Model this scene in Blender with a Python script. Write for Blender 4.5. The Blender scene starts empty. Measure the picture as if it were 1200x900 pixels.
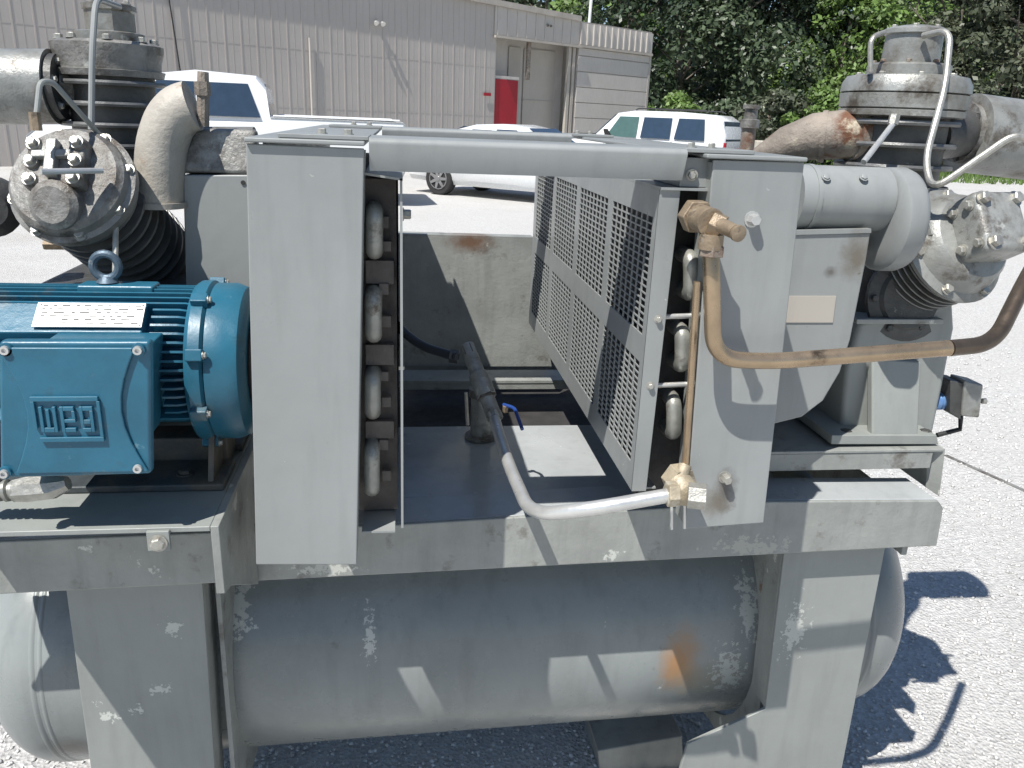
import bpy, math, random
import numpy as np
from mathutils import Vector, Matrix
PI = math.pi
random.seed(7)
rng = np.random.default_rng(7)
S = bpy.context.scene
COL = S.collection

# ------------------------------------------------------------------ camera
F, PITCH, YAW, ROLL, CH = 950.0, 18.22, 8.19, 2.37, 1.50
_p, _y, _r = (math.radians(a) for a in (PITCH, YAW, ROLL))
FW = Vector((math.sin(_y)*math.cos(_p), math.cos(_y)*math.cos(_p), -math.sin(_p)))
_rt = Vector((math.cos(_y), -math.sin(_y), 0)); _up = _rt.cross(FW)
RT = math.cos(_r)*_rt + math.sin(_r)*_up
UP = -math.sin(_r)*_rt + math.cos(_r)*_up
CAM = Vector((0, 0, CH))
cd = bpy.data.cameras.new('camera'); cam = bpy.data.objects.new('camera', cd); COL.objects.link(cam)
cam.matrix_world = Matrix(((RT.x, UP.x, -FW.x, CAM.x), (RT.y, UP.y, -FW.y, CAM.y), (RT.z, UP.z, -FW.z, CAM.z), (0, 0, 0, 1)))
cd.sensor_width = 36; cd.lens = F/1200*36; cd.clip_start = .05; cd.clip_end = 2000
S.camera = cam

# ------------------------------------------------------------------ light
SUN = Vector((-.42, -.42, 1)).normalized()          # towards the sun
elev = math.asin(SUN.z); azim = math.atan2(SUN.x, SUN.y)
w = bpy.data.worlds.new('World'); S.world = w; w.use_nodes = True
nt = w.node_tree; nt.nodes.clear()
sky = nt.nodes.new('ShaderNodeTexSky'); sky.sky_type = 'NISHITA'; sky.sun_disc = False
sky.sun_elevation = elev; sky.sun_rotation = azim; sky.air_density = 1.0; sky.dust_density = .2; sky.ozone_density = 3.0
bg = nt.nodes.new('ShaderNodeBackground'); bg.inputs['Strength'].default_value = .08
wo = nt.nodes.new('ShaderNodeOutputWorld')
nt.links.new(sky.outputs[0], bg.inputs[0]); nt.links.new(bg.outputs[0], wo.inputs[0])
sl = bpy.data.lights.new('sun', 'SUN'); sl.energy = 5.0; sl.angle = math.radians(.5); sl.color = (1, .965, .91)
sun = bpy.data.objects.new('sun', sl); COL.objects.link(sun)
sun.rotation_euler = SUN.to_track_quat('Z', 'Y').to_euler(); sun.location = (-8, -8, 15)
S.view_settings.view_transform = 'Standard'; S.view_settings.look = 'None'
S.view_settings.exposure = 0.42; S.view_settings.gamma = 1

# ------------------------------------------------------------------ measuring: where a sight line meets a plane of known distance
def at(px, py, Y=None, X=None, Z=None):
    d = RT*((px-600)/F) + UP*(-(py-450)/F) + FW
    t = Y/d.y if Y is not None else (X/d.x if X is not None else (Z-CH)/d.z)
    return CAM + d*t

# ------------------------------------------------------------------ materials
MATS = {}
def mat(name, col, rough=.5, metal=0., var=.12, scale=6., bump=.05, bscale=60., spots=(), streak=0., alpha=None, coat=0., emis=None):
    m = bpy.data.materials.new(name); m.use_nodes = True; MATS[name] = m
    n = m.node_tree.nodes; l = m.node_tree.links
    b = n['Principled BSDF']
    b.inputs['Roughness'].default_value = rough; b.inputs['Metallic'].default_value = metal
    if coat: b.inputs['Coat Weight'].default_value = coat; b.inputs['Coat Roughness'].default_value = .1
    tc = n.new('ShaderNodeTexCoord')
    def noise(sc, det=5, rgh=.6, vec=None):
        t = n.new('ShaderNodeTexNoise'); t.inputs['Scale'].default_value = sc; t.inputs['Detail'].default_value = det
        t.inputs['Roughness'].default_value = rgh; l.new(vec or tc.outputs['Object'], t.inputs['Vector']); return t
    def ramp(src, a, bb):
        r = n.new('ShaderNodeMapRange'); r.inputs[1].default_value = a; r.inputs[2].default_value = bb
        l.new(src, r.inputs[0]); return r.outputs[0]
    def mix(fac, a, c, mode='MIX'):
        x = n.new('ShaderNodeMix'); x.data_type = 'RGBA'; x.blend_type = mode
        if isinstance(fac, float): x.inputs[0].default_value = fac
        else: l.new(fac, x.inputs[0])
        if isinstance(a, tuple): x.inputs[6].default_value = (*a, 1)
        else: l.new(a, x.inputs[6])
        if isinstance(c, tuple): x.inputs[7].default_value = (*c, 1)
        else: l.new(c, x.inputs[7])
        return x.outputs[2]
    t1 = noise(scale)
    f = ramp(t1.outputs['Fac'], .3, .7)
    dk = tuple(c*(1-var) for c in col); lt = tuple(min(1, c*(1+var)) for c in col)
    c = mix(f, dk, lt)
    if streak:
        mp = n.new('ShaderNodeMapping'); mp.inputs['Scale'].default_value = (1, 1, .12); l.new(tc.outputs['Object'], mp.inputs['Vector'])
        t = noise(28, 4, .6, mp.outputs[0]); fs = ramp(t.outputs['Fac'], .5, .75)
        mm = n.new('ShaderNodeMath'); mm.operation = 'MULTIPLY'; l.new(fs, mm.inputs[0]); mm.inputs[1].default_value = streak
        c = mix(mm.outputs[0], c, tuple(x*.45 for x in col))
    for (sc_, sscale, lo, hi) in spots:
        t = noise(sscale, 8, .7); fs = ramp(t.outputs['Fac'], lo, hi)
        c = mix(fs, c, sc_)
    l.new(c, b.inputs['Base Color'])
    rr = n.new('ShaderNodeMapRange'); l.new(noise(scale*3).outputs['Fac'], rr.inputs[0])
    rr.inputs[1].default_value = .3; rr.inputs[2].default_value = .7
    rr.inputs[3].default_value = max(0, rough-.08); rr.inputs[4].default_value = min(1, rough+.1); l.new(rr.outputs[0], b.inputs['Roughness'])
    if bump:
        bp = n.new('ShaderNodeBump'); bp.inputs['Strength'].default_value = bump; bp.inputs['Distance'].default_value = .01
        l.new(noise(bscale, 6, .65).outputs['Fac'], bp.inputs['Height']); l.new(bp.outputs[0], b.inputs['Normal'])
    if emis: b.inputs['Emission Color'].default_value = (*emis, 1); b.inputs['Emission Strength'].default_value = 1
    return m
GREY = (.26, .275, .26)
RUST = (.20, .085, .035); DIRT = (.09, .075, .06); PALE = (.5, .51, .47)
paint = mat('grey_enamel', GREY, .42, var=.08, scale=5, bump=.08, bscale=45, streak=.22, spots=((PALE, 6.5, .655, .668), (DIRT, 13, .66, .80)))
paint_dirty = mat('grey_enamel_oily', (.275, .285, .268), .42, var=.15, scale=9, bump=.15, bscale=60, streak=.35, spots=((PALE, 7.5, .645, .66), (DIRT, 11, .56, .72), (RUST, 9, .67, .75)))
paint_panel = mat('grey_enamel_panel', (.275, .288, .283), .34, var=.11, scale=2.2, bump=.10, bscale=9, streak=.22, spots=((PALE, 22, .69, .71), (DIRT, 30, .69, .74)))
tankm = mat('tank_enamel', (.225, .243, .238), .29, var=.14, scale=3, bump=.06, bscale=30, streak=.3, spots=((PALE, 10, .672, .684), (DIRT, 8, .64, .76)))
# one rust bloom on the tank's front, where water has run from the frame
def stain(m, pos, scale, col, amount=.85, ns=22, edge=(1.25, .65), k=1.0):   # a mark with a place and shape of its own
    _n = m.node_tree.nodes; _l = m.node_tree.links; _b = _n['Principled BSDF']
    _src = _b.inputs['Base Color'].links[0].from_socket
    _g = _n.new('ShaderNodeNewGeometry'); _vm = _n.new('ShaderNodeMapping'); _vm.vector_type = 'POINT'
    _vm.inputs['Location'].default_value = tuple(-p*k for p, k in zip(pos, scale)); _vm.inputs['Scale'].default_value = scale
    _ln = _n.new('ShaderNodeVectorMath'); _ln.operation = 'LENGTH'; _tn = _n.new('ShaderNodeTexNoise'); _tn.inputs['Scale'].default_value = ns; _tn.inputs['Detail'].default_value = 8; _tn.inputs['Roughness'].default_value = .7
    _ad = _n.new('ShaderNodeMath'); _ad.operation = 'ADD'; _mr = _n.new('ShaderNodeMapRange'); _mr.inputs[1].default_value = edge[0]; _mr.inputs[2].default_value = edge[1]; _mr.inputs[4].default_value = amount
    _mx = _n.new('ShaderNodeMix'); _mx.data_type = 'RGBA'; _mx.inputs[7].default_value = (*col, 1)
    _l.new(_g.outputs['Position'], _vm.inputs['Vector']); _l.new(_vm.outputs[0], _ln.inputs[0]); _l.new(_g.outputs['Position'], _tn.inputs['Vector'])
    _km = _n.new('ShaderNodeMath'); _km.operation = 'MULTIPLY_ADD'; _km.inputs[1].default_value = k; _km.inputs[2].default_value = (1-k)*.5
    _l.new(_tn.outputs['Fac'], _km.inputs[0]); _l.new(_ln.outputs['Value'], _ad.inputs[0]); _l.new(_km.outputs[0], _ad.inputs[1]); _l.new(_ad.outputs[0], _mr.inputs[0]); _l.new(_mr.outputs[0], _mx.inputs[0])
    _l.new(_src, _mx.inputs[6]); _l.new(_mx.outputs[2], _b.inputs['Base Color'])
stain(tankm, at(792, 770, Y=1.46), (13, 2, 7), (.34, .17, .06))
stain(tankm, at(830, 790, Y=1.46), (7, 2, 9), (.30, .27, .20), .6)
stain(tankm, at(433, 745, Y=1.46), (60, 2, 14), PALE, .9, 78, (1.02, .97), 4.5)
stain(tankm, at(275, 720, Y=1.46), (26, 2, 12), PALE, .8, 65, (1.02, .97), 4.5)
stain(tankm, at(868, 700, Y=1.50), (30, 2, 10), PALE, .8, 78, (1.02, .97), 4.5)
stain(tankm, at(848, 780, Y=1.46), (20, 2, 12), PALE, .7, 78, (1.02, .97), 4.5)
stain(tankm, at(85, 870, Y=1.48), (12, 2, 14), (.10, .085, .07), .7)
stain(paint_panel, at(850, 576, Y=1.10), (34, 8, 16), (.07, .06, .05), .8, 50)
stain(paint_panel, at(838, 590, Y=1.10), (22, 8, 22), (.14, .12, .09), .7, 50)
stain(paint_panel, at(1006, 300, Y=1.32), (20, 6, 14), (.13, .11, .08), .8, 40)
stain(paint_panel, at(975, 320, Y=1.32), (50, 6, 60), (.09, .08, .07), .8, 60)
stain(paint_dirty, at(552, 283, Y=2.3), (9, 4, 18), (.14, .07, .035), .9, 30)
stain(paint_dirty, at(380, 668, Y=1.31), (12, 5, 60), PALE, .8, 78, (1.02, .97), 4.5)
stain(paint_dirty, at(880, 640, Y=1.31), (9, 5, 30), (.42, .41, .36), .7, 60, (1.02, .9), 4.0)
stain(paint, at(930, 740, Y=1.345), (28, 5, 12), PALE, .8, 65, (1.02, .97), 4.5)
stain(paint, at(203, 735, Y=1.345), (45, 5, 45), PALE, .9, 78, (1.02, .97), 4.5)
stain(paint, at(188, 808, Y=1.345), (34, 5, 60), PALE, .9, 78, (1.02, .97), 4.5)
cast = mat('grey_cast_iron', (.23, .225, .21), .42, metal=.15, var=.4, scale=14, bump=.45, bscale=70, spots=((DIRT, 9, .47, .60), (PALE, 17, .60, .72), (RUST, 8, .64, .74)))
cast_grey = mat('grey_painted_casting', (.275, .28, .265), .34, metal=.2, var=.3, scale=9, bump=.28, bscale=50, streak=.25, spots=(((.15, .135, .11), 7, .47, .66), (DIRT, 14, .55, .68), (PALE, 21, .64, .74)))
rusty = mat('rusty_casting', (.24, .205, .17), .65, var=.4, scale=12, bump=.5, bscale=60, spots=((.13*1, .06, .03) and ((.14, .06, .03), 7, .52, .62), ((.45, .40, .30), 15, .58, .68), (DIRT, 22, .6, .7)))
footm = mat('oily_foot', (.055, .065, .07), .5, var=.3, scale=15, bump=.2, spots=(((.13, .11, .085), 9, .5, .64),))
deckm = mat('deck_enamel', (.36, .38, .385), .20, var=.12, scale=4, bump=.05, bscale=30, streak=.2, spots=((DIRT, 9, .62, .76), (PALE, 9, .68, .69)))
elbm = mat('oily_pale_casting', (.40, .37, .32), .5, var=.2, scale=10, bump=.3, bscale=60, spots=((DIRT, 9, .58, .72), ((.25, .15, .09), 13, .6, .72)))
finb = mat('lit_edge_fin_iron', (.17, .17, .165), .4, metal=.4, var=.3, scale=16, bump=.15, bscale=70, spots=((DIRT, 12, .56, .7),))  # greyer than the barrel iron: sunlit fin edges put into the colour
finm = mat('fin_black_iron', (.075, .075, .072), .45, metal=.3, var=.3, scale=16, bump=.25, bscale=70, spots=(((.3, .29, .27), 14, .64, .72),))
blue = mat('blue_motor_enamel', (.02, .115, .18), .36, var=.22, scale=8, bump=.08, bscale=50, spots=(((.15, .155, .14), 11, .57, .78), ((.04, .045, .045), 8, .6, .8), ((.14, .28, .34), 26, .66, .74)))
steel = mat('bright_steel', (.60, .60, .58), .34, metal=.6, var=.12, scale=20, bump=.05)
zinc = mat('dull_zinc', (.42, .41, .37), .42, metal=.6, var=.25, scale=40, bump=.2, bscale=90, spots=((RUST, 18, .62, .72),))
eyem = mat('worn_blue_grey_iron', (.08, .12, .16), .45, metal=.3, var=.3, scale=30, bump=.2, spots=((PALE, 24, .6, .7),))
plate = mat('nameplate_metal', (.62, .62, .61), .42, metal=.5, var=.1, scale=30, bump=.03, spots=(((.3, .3, .3), 55, .6, .7),))
copper = mat('weathered_copper', (.40, .30, .20), .30, metal=.75, var=.18, scale=18, bump=.06, spots=(((.12, .09, .06), 12, .62, .72),))
copper_dark = mat('dark_hot_copper', (.13, .10, .075), .38, metal=.7, var=.25, scale=18, bump=.06)
brass = mat('aged_brass', (.29, .225, .155), .5, metal=.4, var=.3, scale=25, bump=.3, bscale=90, spots=((PALE, 20, .58, .68), (DIRT, 24, .56, .66)))
brass_dry = mat('limed_brass', (.38, .325, .235), .55, metal=.3, var=.3, scale=30, bump=.3, bscale=90, spots=(((.62, .6, .52), 20, .52, .64), (DIRT, 24, .6, .7)))
dark = mat('grime_and_shade_dark', (.035, .033, .032), .7, var=.3, scale=20, bump=.2)  # also colours the sheet that stands for the void behind the deck
core = mat('cooler_core', (.12, .105, .095), .6, var=.25, scale=25, bump=.3)
tubem = mat('cooler_tube', (.31, .31, .28), .38, metal=.4, var=.3, scale=20, bump=.15, spots=((DIRT, 20, .55, .68),))
black = mat('rubber_and_shade_black', (.02, .02, .021), .55, var=.2, bump=.1)  # also blackens the right core and mesh backing in place of shade
bluep = mat('blue_handle_vinyl', (.015, .05, .22), .35, var=.05)
bluef = mat('blue_anodised', (.16, .3, .55), .3, metal=.5, var=.1)
carw = mat('white_car_paint', (.78, .79, .79), .25, var=.01, bump=0, coat=.6)
glass = mat('dark_car_glass', (.03, .05, .08), .06, var=.1, bump=0, coat=.5)
glass_g = mat('green_car_glass', (.07, .13, .12), .08, var=.1, bump=0)
tyre = mat('tyre_rubber', (.025, .025, .026), .75, var=.2, bump=.1)
rim = mat('alloy_rim', (.5, .5, .5), .35, metal=.7, var=.05, bump=0)
wallm = mat('taupe_wall_sheet', (.43, .395, .362), .5, var=.05, scale=.7, bump=.02, bscale=8, streak=.1)
wall_l = mat('pale_wall_sheet', (.50, .465, .425), .5, var=.06, scale=1, bump=.02, bscale=8, streak=.25)
wall_d = mat('tan_door_sheet', (.43, .395, .345), .5, var=.06, scale=1, bump=.02, bscale=8, streak=.2)
redm = mat('red_door_paint', (.33, .006, .018), .4, var=.08, scale=2, bump=.02)
trimm = mat('roof_trim', (.42, .38, .33), .5, var=.15, scale=2, bump=.03, streak=.3)
bark = mat('grey_bark', (.17, .145, .12), .85, var=.35, scale=8, bump=.5, bscale=20)
conc = mat('pale_block', (.5, .46, .38), .8, var=.2, scale=8, bump=.2)

def leafmat(name, col, rough=.5):
    m = bpy.data.materials.new(name); m.use_nodes = True
    n = m.node_tree.nodes; l = m.node_tree.links; b = n['Principled BSDF']
    g = n.new('ShaderNodeNewGeometry'); hs = n.new('ShaderNodeHueSaturation'); hs.inputs['Color'].default_value = (*col, 1)
    mr = n.new('ShaderNodeMapRange'); mr.inputs[3].default_value = .55; mr.inputs[4].default_value = 1.55
    l.new(g.outputs['Random Per Island'], mr.inputs[0]); l.new(mr.outputs[0], hs.inputs['Value'])
    l.new(hs.outputs[0], b.inputs['Base Color']); b.inputs['Roughness'].default_value = rough
    tr = n.new('ShaderNodeBsdfTranslucent'); l.new(hs.outputs[0], tr.inputs['Color'])
    ms = n.new('ShaderNodeMixShader'); ms.inputs[0].default_value = .25
    o = n['Material Output']; l.new(b.outputs[0], ms.inputs[1]); l.new(tr.outputs[0], ms.inputs[2]); l.new(ms.outputs[0], o.inputs['Surface'])
    return m
leaf_dark = leafmat('leaf_dark', (.045, .068, .036), .42)
leaf_mid = leafmat('leaf_mid', (.075, .105, .055), .45)
leaf_lime = leafmat('leaf_lime', (.115, .185, .045))
leaf_grey = leafmat('leaf_olive', (.085, .10, .06))

# ------------------------------------------------------------------ mesh tools
class MB:
    def __init__(s): s.v = []; s.f = []
    def add(s, vs, fs):
        o = len(s.v); s.v += [Vector(v) for v in vs]; s.f += [tuple(i+o for i in f) for f in fs]; return s
    def box(s, a, b):
        x0, y0, z0 = a; x1, y1, z1 = b
        x0, x1 = sorted((x0, x1)); y0, y1 = sorted((y0, y1)); z0, z1 = sorted((z0, z1))
        return s.add([(x0,y0,z0),(x1,y0,z0),(x1,y1,z0),(x0,y1,z0),(x0,y0,z1),(x1,y0,z1),(x1,y1,z1),(x0,y1,z1)],
                     [(0,3,2,1),(4,5,6,7),(0,1,5,4),(1,2,6,5),(2,3,7,6),(3,0,4,7)])
    def slab(s, pts, t):                                  # polygon swept along the vector t
        pts = [Vector(p) for p in pts]; t = Vector(t); n = len(pts)
        nrm = Vector((0, 0, 0))
        for i in range(n):
            nrm += pts[i].cross(pts[(i+1) % n])
        if nrm.dot(t) > 0: pts = pts[::-1]
        return s.add(pts + [p+t for p in pts],
                     [tuple(range(n)), tuple(range(2*n-1, n-1, -1))] + [(i, i+n, (i+1) % n+n, (i+1) % n) for i in range(n)])
    def obox(s, c, ax, ay, az):                           # box from centre and three half-axis vectors
        c, ax, ay, az = map(Vector, (c, ax, ay, az))
        return s.slab([c-ax-ay-az, c+ax-ay-az, c+ax+ay-az, c-ax+ay-az], az*2)
    def tube(s, pts, r, n=12, caps=True):
        pts = [Vector(p) for p in pts]; m = len(pts); rs = r if isinstance(r, (list, tuple)) else [r]*m
        vs = []; prev = None
        for i, p in enumerate(pts):
            t = (pts[min(i+1, m-1)] - pts[max(i-1, 0)]).normalized()
            if prev is None:
                u = t.orthogonal().normalized()
            else:
                u = (prev - t*prev.dot(t)).normalized()
            prev = u; w_ = t.cross(u)
            for k in range(n):
                a = 2*PI*k/n; vs.append(p + (u*math.cos(a) + w_*math.sin(a))*rs[i])
        fs = [(i*n+k, i*n+(k+1) % n, (i+1)*n+(k+1) % n, (i+1)*n+k) for i in range(m-1) for k in range(n)]
        if caps: fs += [tuple(range(n-1, -1, -1)), tuple((m-1)*n+k for k in range(n))]
        return s.add(vs, fs)
    def lathe(s, prof, o, ax, n=32, ref=None):            # prof = [(distance along axis, radius)]
        ax = Vector(ax).normalized(); o = Vector(o)
        u = (Vector(ref) - ax*ax.dot(Vector(ref))).normalized() if ref else ax.orthogonal().normalized(); w_ = ax.cross(u)
        vs = []; m = len(prof)
        for d, r in prof:
            for k in range(n):
                a = 2*PI*(k+.5)/n; vs.append(o + ax*d + (u*math.cos(a) + w_*math.sin(a))*r)
        fs = [(i*n+k, i*n+(k+1) % n, (i+1)*n+(k+1) % n, (i+1)*n+k) for i in range(m-1) for k in range(n)]
        fs += [tuple(range(n-1, -1, -1)), tuple((m-1)*n+k for k in range(n))]
        return s.add(vs, fs)
    def build(s, name, m, parent=None, bevel=0., seg=2, angle=35, root=None):
        me = bpy.data.meshes.new(name)
        o = bpy.data.objects.new(name, me)
        base = Vector((0, 0, 0))
        p = parent
        while p is not None: base += p.location; p = p.parent
        if root is not None: o.location = Vector(root) - base; base = Vector(root)
        me.from_pydata([v-base for v in s.v], [], s.f); me.materials.append(m)
        me.polygons.foreach_set('use_smooth', [True]*len(me.polygons))
        me.set_sharp_from_angle(angle=math.radians(angle))
        COL.objects.link(o)
        if parent: o.parent = parent
        if bevel:
            b = o.modifiers.new('bevel', 'BEVEL'); b.width = bevel; b.segments = seg; b.limit_method = 'ANGLE'; b.angle_limit = math.radians(40); b.harden_normals = True
        return o
def tag(o, label=None, cat=None, group=None, kind=None):
    if label: o['label'] = label
    if cat: o['category'] = cat
    if group: o['group'] = group
    if kind: o['kind'] = kind
    return o
def thing(name, loc, label, cat, group=None):
    o = bpy.data.objects.new(name, None); COL.objects.link(o); o.location = Vector(loc); o.empty_display_size = .1
    return tag(o, label, cat, group)
def arc_path(pts, rad, n=6):                              # polyline with rounded corners
    pts = [Vector(p) for p in pts]; out = [pts[0]]
    for i in range(1, len(pts)-1):
        a, b, c = pts[i-1], pts[i], pts[i+1]
        r = min(rad, (a-b).length*.49, (c-b).length*.49)
        p0 = b+(a-b).normalized()*r; p1 = b+(c-b).normalized()*r
        for k in range(n+1):
            t = k/n; out.append(p0*(1-t)**2 + b*2*t*(1-t) + p1*t*t)
    out.append(pts[-1]); return out
def hexbolt(c, nrm, r, h, parent, m=zinc, name='bolt', washer=True):
    b = MB(); n = Vector(nrm).normalized(); c = Vector(c)
    if washer: b.lathe([(0, r*1.35), (r*.22, r*1.35)], c, n, 14)
    b.lathe([(r*.22, r), (h*.85, r), (h, r*.82)], c, n, 6)
    return b.build(name, m, parent)

TY, TZ, TR = 1.735, .365, .30                            # tank axis and radius
ZP = .94
GZ = -.10
# ================================================================== GROUND
def ground():
    gx = [-300, -60, -12, -4, 0, 2, 5, 9, 20, 60, 300]; gy = [-60, -5, 0, 1, 2, 4, 7, 12, 25, 60, 140, 500]
    b = MB(); b.v = [Vector((x, y, GZ)) for y in gy for x in gx]
    nx = len(gx); b.f = [(j*nx+i, j*nx+i+1, (j+1)*nx+i+1, (j+1)*nx+i) for j in range(len(gy)-1) for i in range(nx-1)]
    m = bpy.data.materials.new('crushed_limestone'); m.use_nodes = True
    n = m.node_tree.nodes; l = m.node_tree.links; bs = n['Principled BSDF']; bs.inputs['Roughness'].default_value = .95
    tc = n.new('ShaderNodeTexCoord')
    v1 = n.new('ShaderNodeTexVoronoi'); v1.inputs['Scale'].default_value = 85
    v2 = n.new('ShaderNodeTexNoise'); v2.inputs['Scale'].default_value = 1.1; v2.inputs['Detail'].default_value = 8; v2.inputs['Roughness'].default_value = .7
    v3 = n.new('ShaderNodeTexNoise'); v3.inputs['Scale'].default_value = 22; v3.inputs['Detail'].default_value = 10; v3.inputs['Roughness'].default_value = .8
    for t in (v1, v2, v3): l.new(tc.outputs['Object'], t.inputs['Vector'])
    sep = n.new('ShaderNodeSeparateColor'); l.new(v1.outputs['Color'], sep.inputs[0])
    def mix(f, a, c, mode='MIX'):
        x = n.new('ShaderNodeMix'); x.data_type = 'RGBA'; x.blend_type = mode
        l.new(f, x.inputs[0]) if not isinstance(f, float) else setattr(x.inputs[0], 'default_value', f)
        for i, q in ((6, a), (7, c)):
            if isinstance(q, tuple): x.inputs[i].default_value = (*q, 1)
            else: l.new(q, x.inputs[i])
        return x.outputs[2]
    c = mix(sep.outputs[0], (.42, .417, .405), (.62, .613, .595))
    mr = n.new('ShaderNodeMapRange'); mr.inputs[1].default_value = .35; mr.inputs[2].default_value = .7; l.new(v2.outputs['Fac'], mr.inputs[0])
    c = mix(mr.outputs[0], c, mix(.5, c, (.50, .485, .46)))
    mr2 = n.new('ShaderNodeMapRange'); mr2.inputs[1].default_value = .60; mr2.inputs[2].default_value = .74; l.new(v3.outputs['Fac'], mr2.inputs[0])
    c = mix(mr2.outputs[0], c, (.32, .315, .305))
    v4 = n.new('ShaderNodeTexNoise'); v4.inputs['Scale'].default_value = .35; v4.inputs['Detail'].default_value = 6; v4.inputs['Roughness'].default_value = .65; l.new(tc.outputs['Object'], v4.inputs['Vector'])
    mr4 = n.new('ShaderNodeMapRange'); mr4.inputs[1].default_value = .5; mr4.inputs[2].default_value = .72; mr4.inputs[4].default_value = .45; l.new(v4.outputs['Fac'], mr4.inputs[0])
    c = mix(mr4.outputs[0], c, (.36, .345, .315))
    l.new(c, bs.inputs['Base Color'])
    bp = n.new('ShaderNodeBump'); bp.inputs['Strength'].default_value = .8; bp.inputs['Distance'].default_value = .012
    ad = n.new('ShaderNodeMath'); ad.operation = 'ADD'; l.new(v1.outputs['Distance'], ad.inputs[0]); l.new(v3.outputs['Fac'], ad.inputs[1])
    l.new(ad.outputs[0], bp.inputs['Height']); l.new(bp.outputs[0], bs.inputs['Normal'])
    tag(b.build('ground', m), kind='structure')
    # loose stones near by
    N = 42000
    th = rng.uniform(-1.1, 1.25, N); rr = 1.2 + 6.3*rng.random(N)**1.35
    X = np.sin(th)*rr; Y = np.cos(th)*rr
    sz = rng.uniform(.002, .0065, N)*(1+rr*.12)
    base = np.array([(1,0,0),(0,1,0),(-1,0,0),(0,-1,0),(0,0,.7),(0,0,-.7)], float)
    V = base[None]*sz[:, None, None]*rng.uniform(.6, 1.4, (N, 6, 3))
    a = rng.uniform(0, 2*PI, N); ca, sa = np.cos(a), np.sin(a)
    VX = V[..., 0]*ca[:, None]-V[..., 1]*sa[:, None]; VY = V[..., 0]*sa[:, None]+V[..., 1]*ca[:, None]
    V = np.stack([VX+X[:, None], VY+Y[:, None], V[..., 2]+(sz*.3)[:, None]+GZ], -1).reshape(-1, 3)
    fb = np.array([(0,1,4),(1,2,4),(2,3,4),(3,0,4),(1,0,5),(2,1,5),(3,2,5),(0,3,5)])
    Fc = (fb[None]+(np.arange(N)*6)[:, None, None]).reshape(-1, 3)
    o = raw_mesh('gravel', V, Fc, stone())
    tag(o, 'loose pale limestone gravel scattered over the yard', 'gravel', kind='stuff')
def raw_mesh(name, V, Fc, m, parent=None, loc=(0, 0, 0)):
    me = bpy.data.meshes.new(name); k = Fc.shape[1]
    me.vertices.add(len(V)); me.vertices.foreach_set('co', np.ascontiguousarray(V, np.float32).ravel())
    me.loops.add(Fc.size); me.loops.foreach_set('vertex_index', Fc.astype(np.int32).ravel())
    me.polygons.add(len(Fc)); me.polygons.foreach_set('loop_start', np.arange(0, Fc.size, k, dtype=np.int32))
    me.update(calc_edges=True); me.materials.append(m)
    o = bpy.data.objects.new(name, me); COL.objects.link(o); o.parent = parent; o.location = loc
    return o
def stone():
    m = bpy.data.materials.new('limestone_chips'); m.use_nodes = True; n = m.node_tree.nodes; l = m.node_tree.links
    g = n.new('ShaderNodeNewGeometry'); r = n.new('ShaderNodeValToRGB'); l.new(g.outputs['Random Per Island'], r.inputs[0])
    r.color_ramp.elements[0].color = (.44, .435, .42, 1); r.color_ramp.elements[1].color = (.74, .73, .71, 1)
    l.new(r.outputs[0], n['Principled BSDF'].inputs['Base Color']); n['Principled BSDF'].inputs['Roughness'].default_value = .9
    return m
ground()

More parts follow.
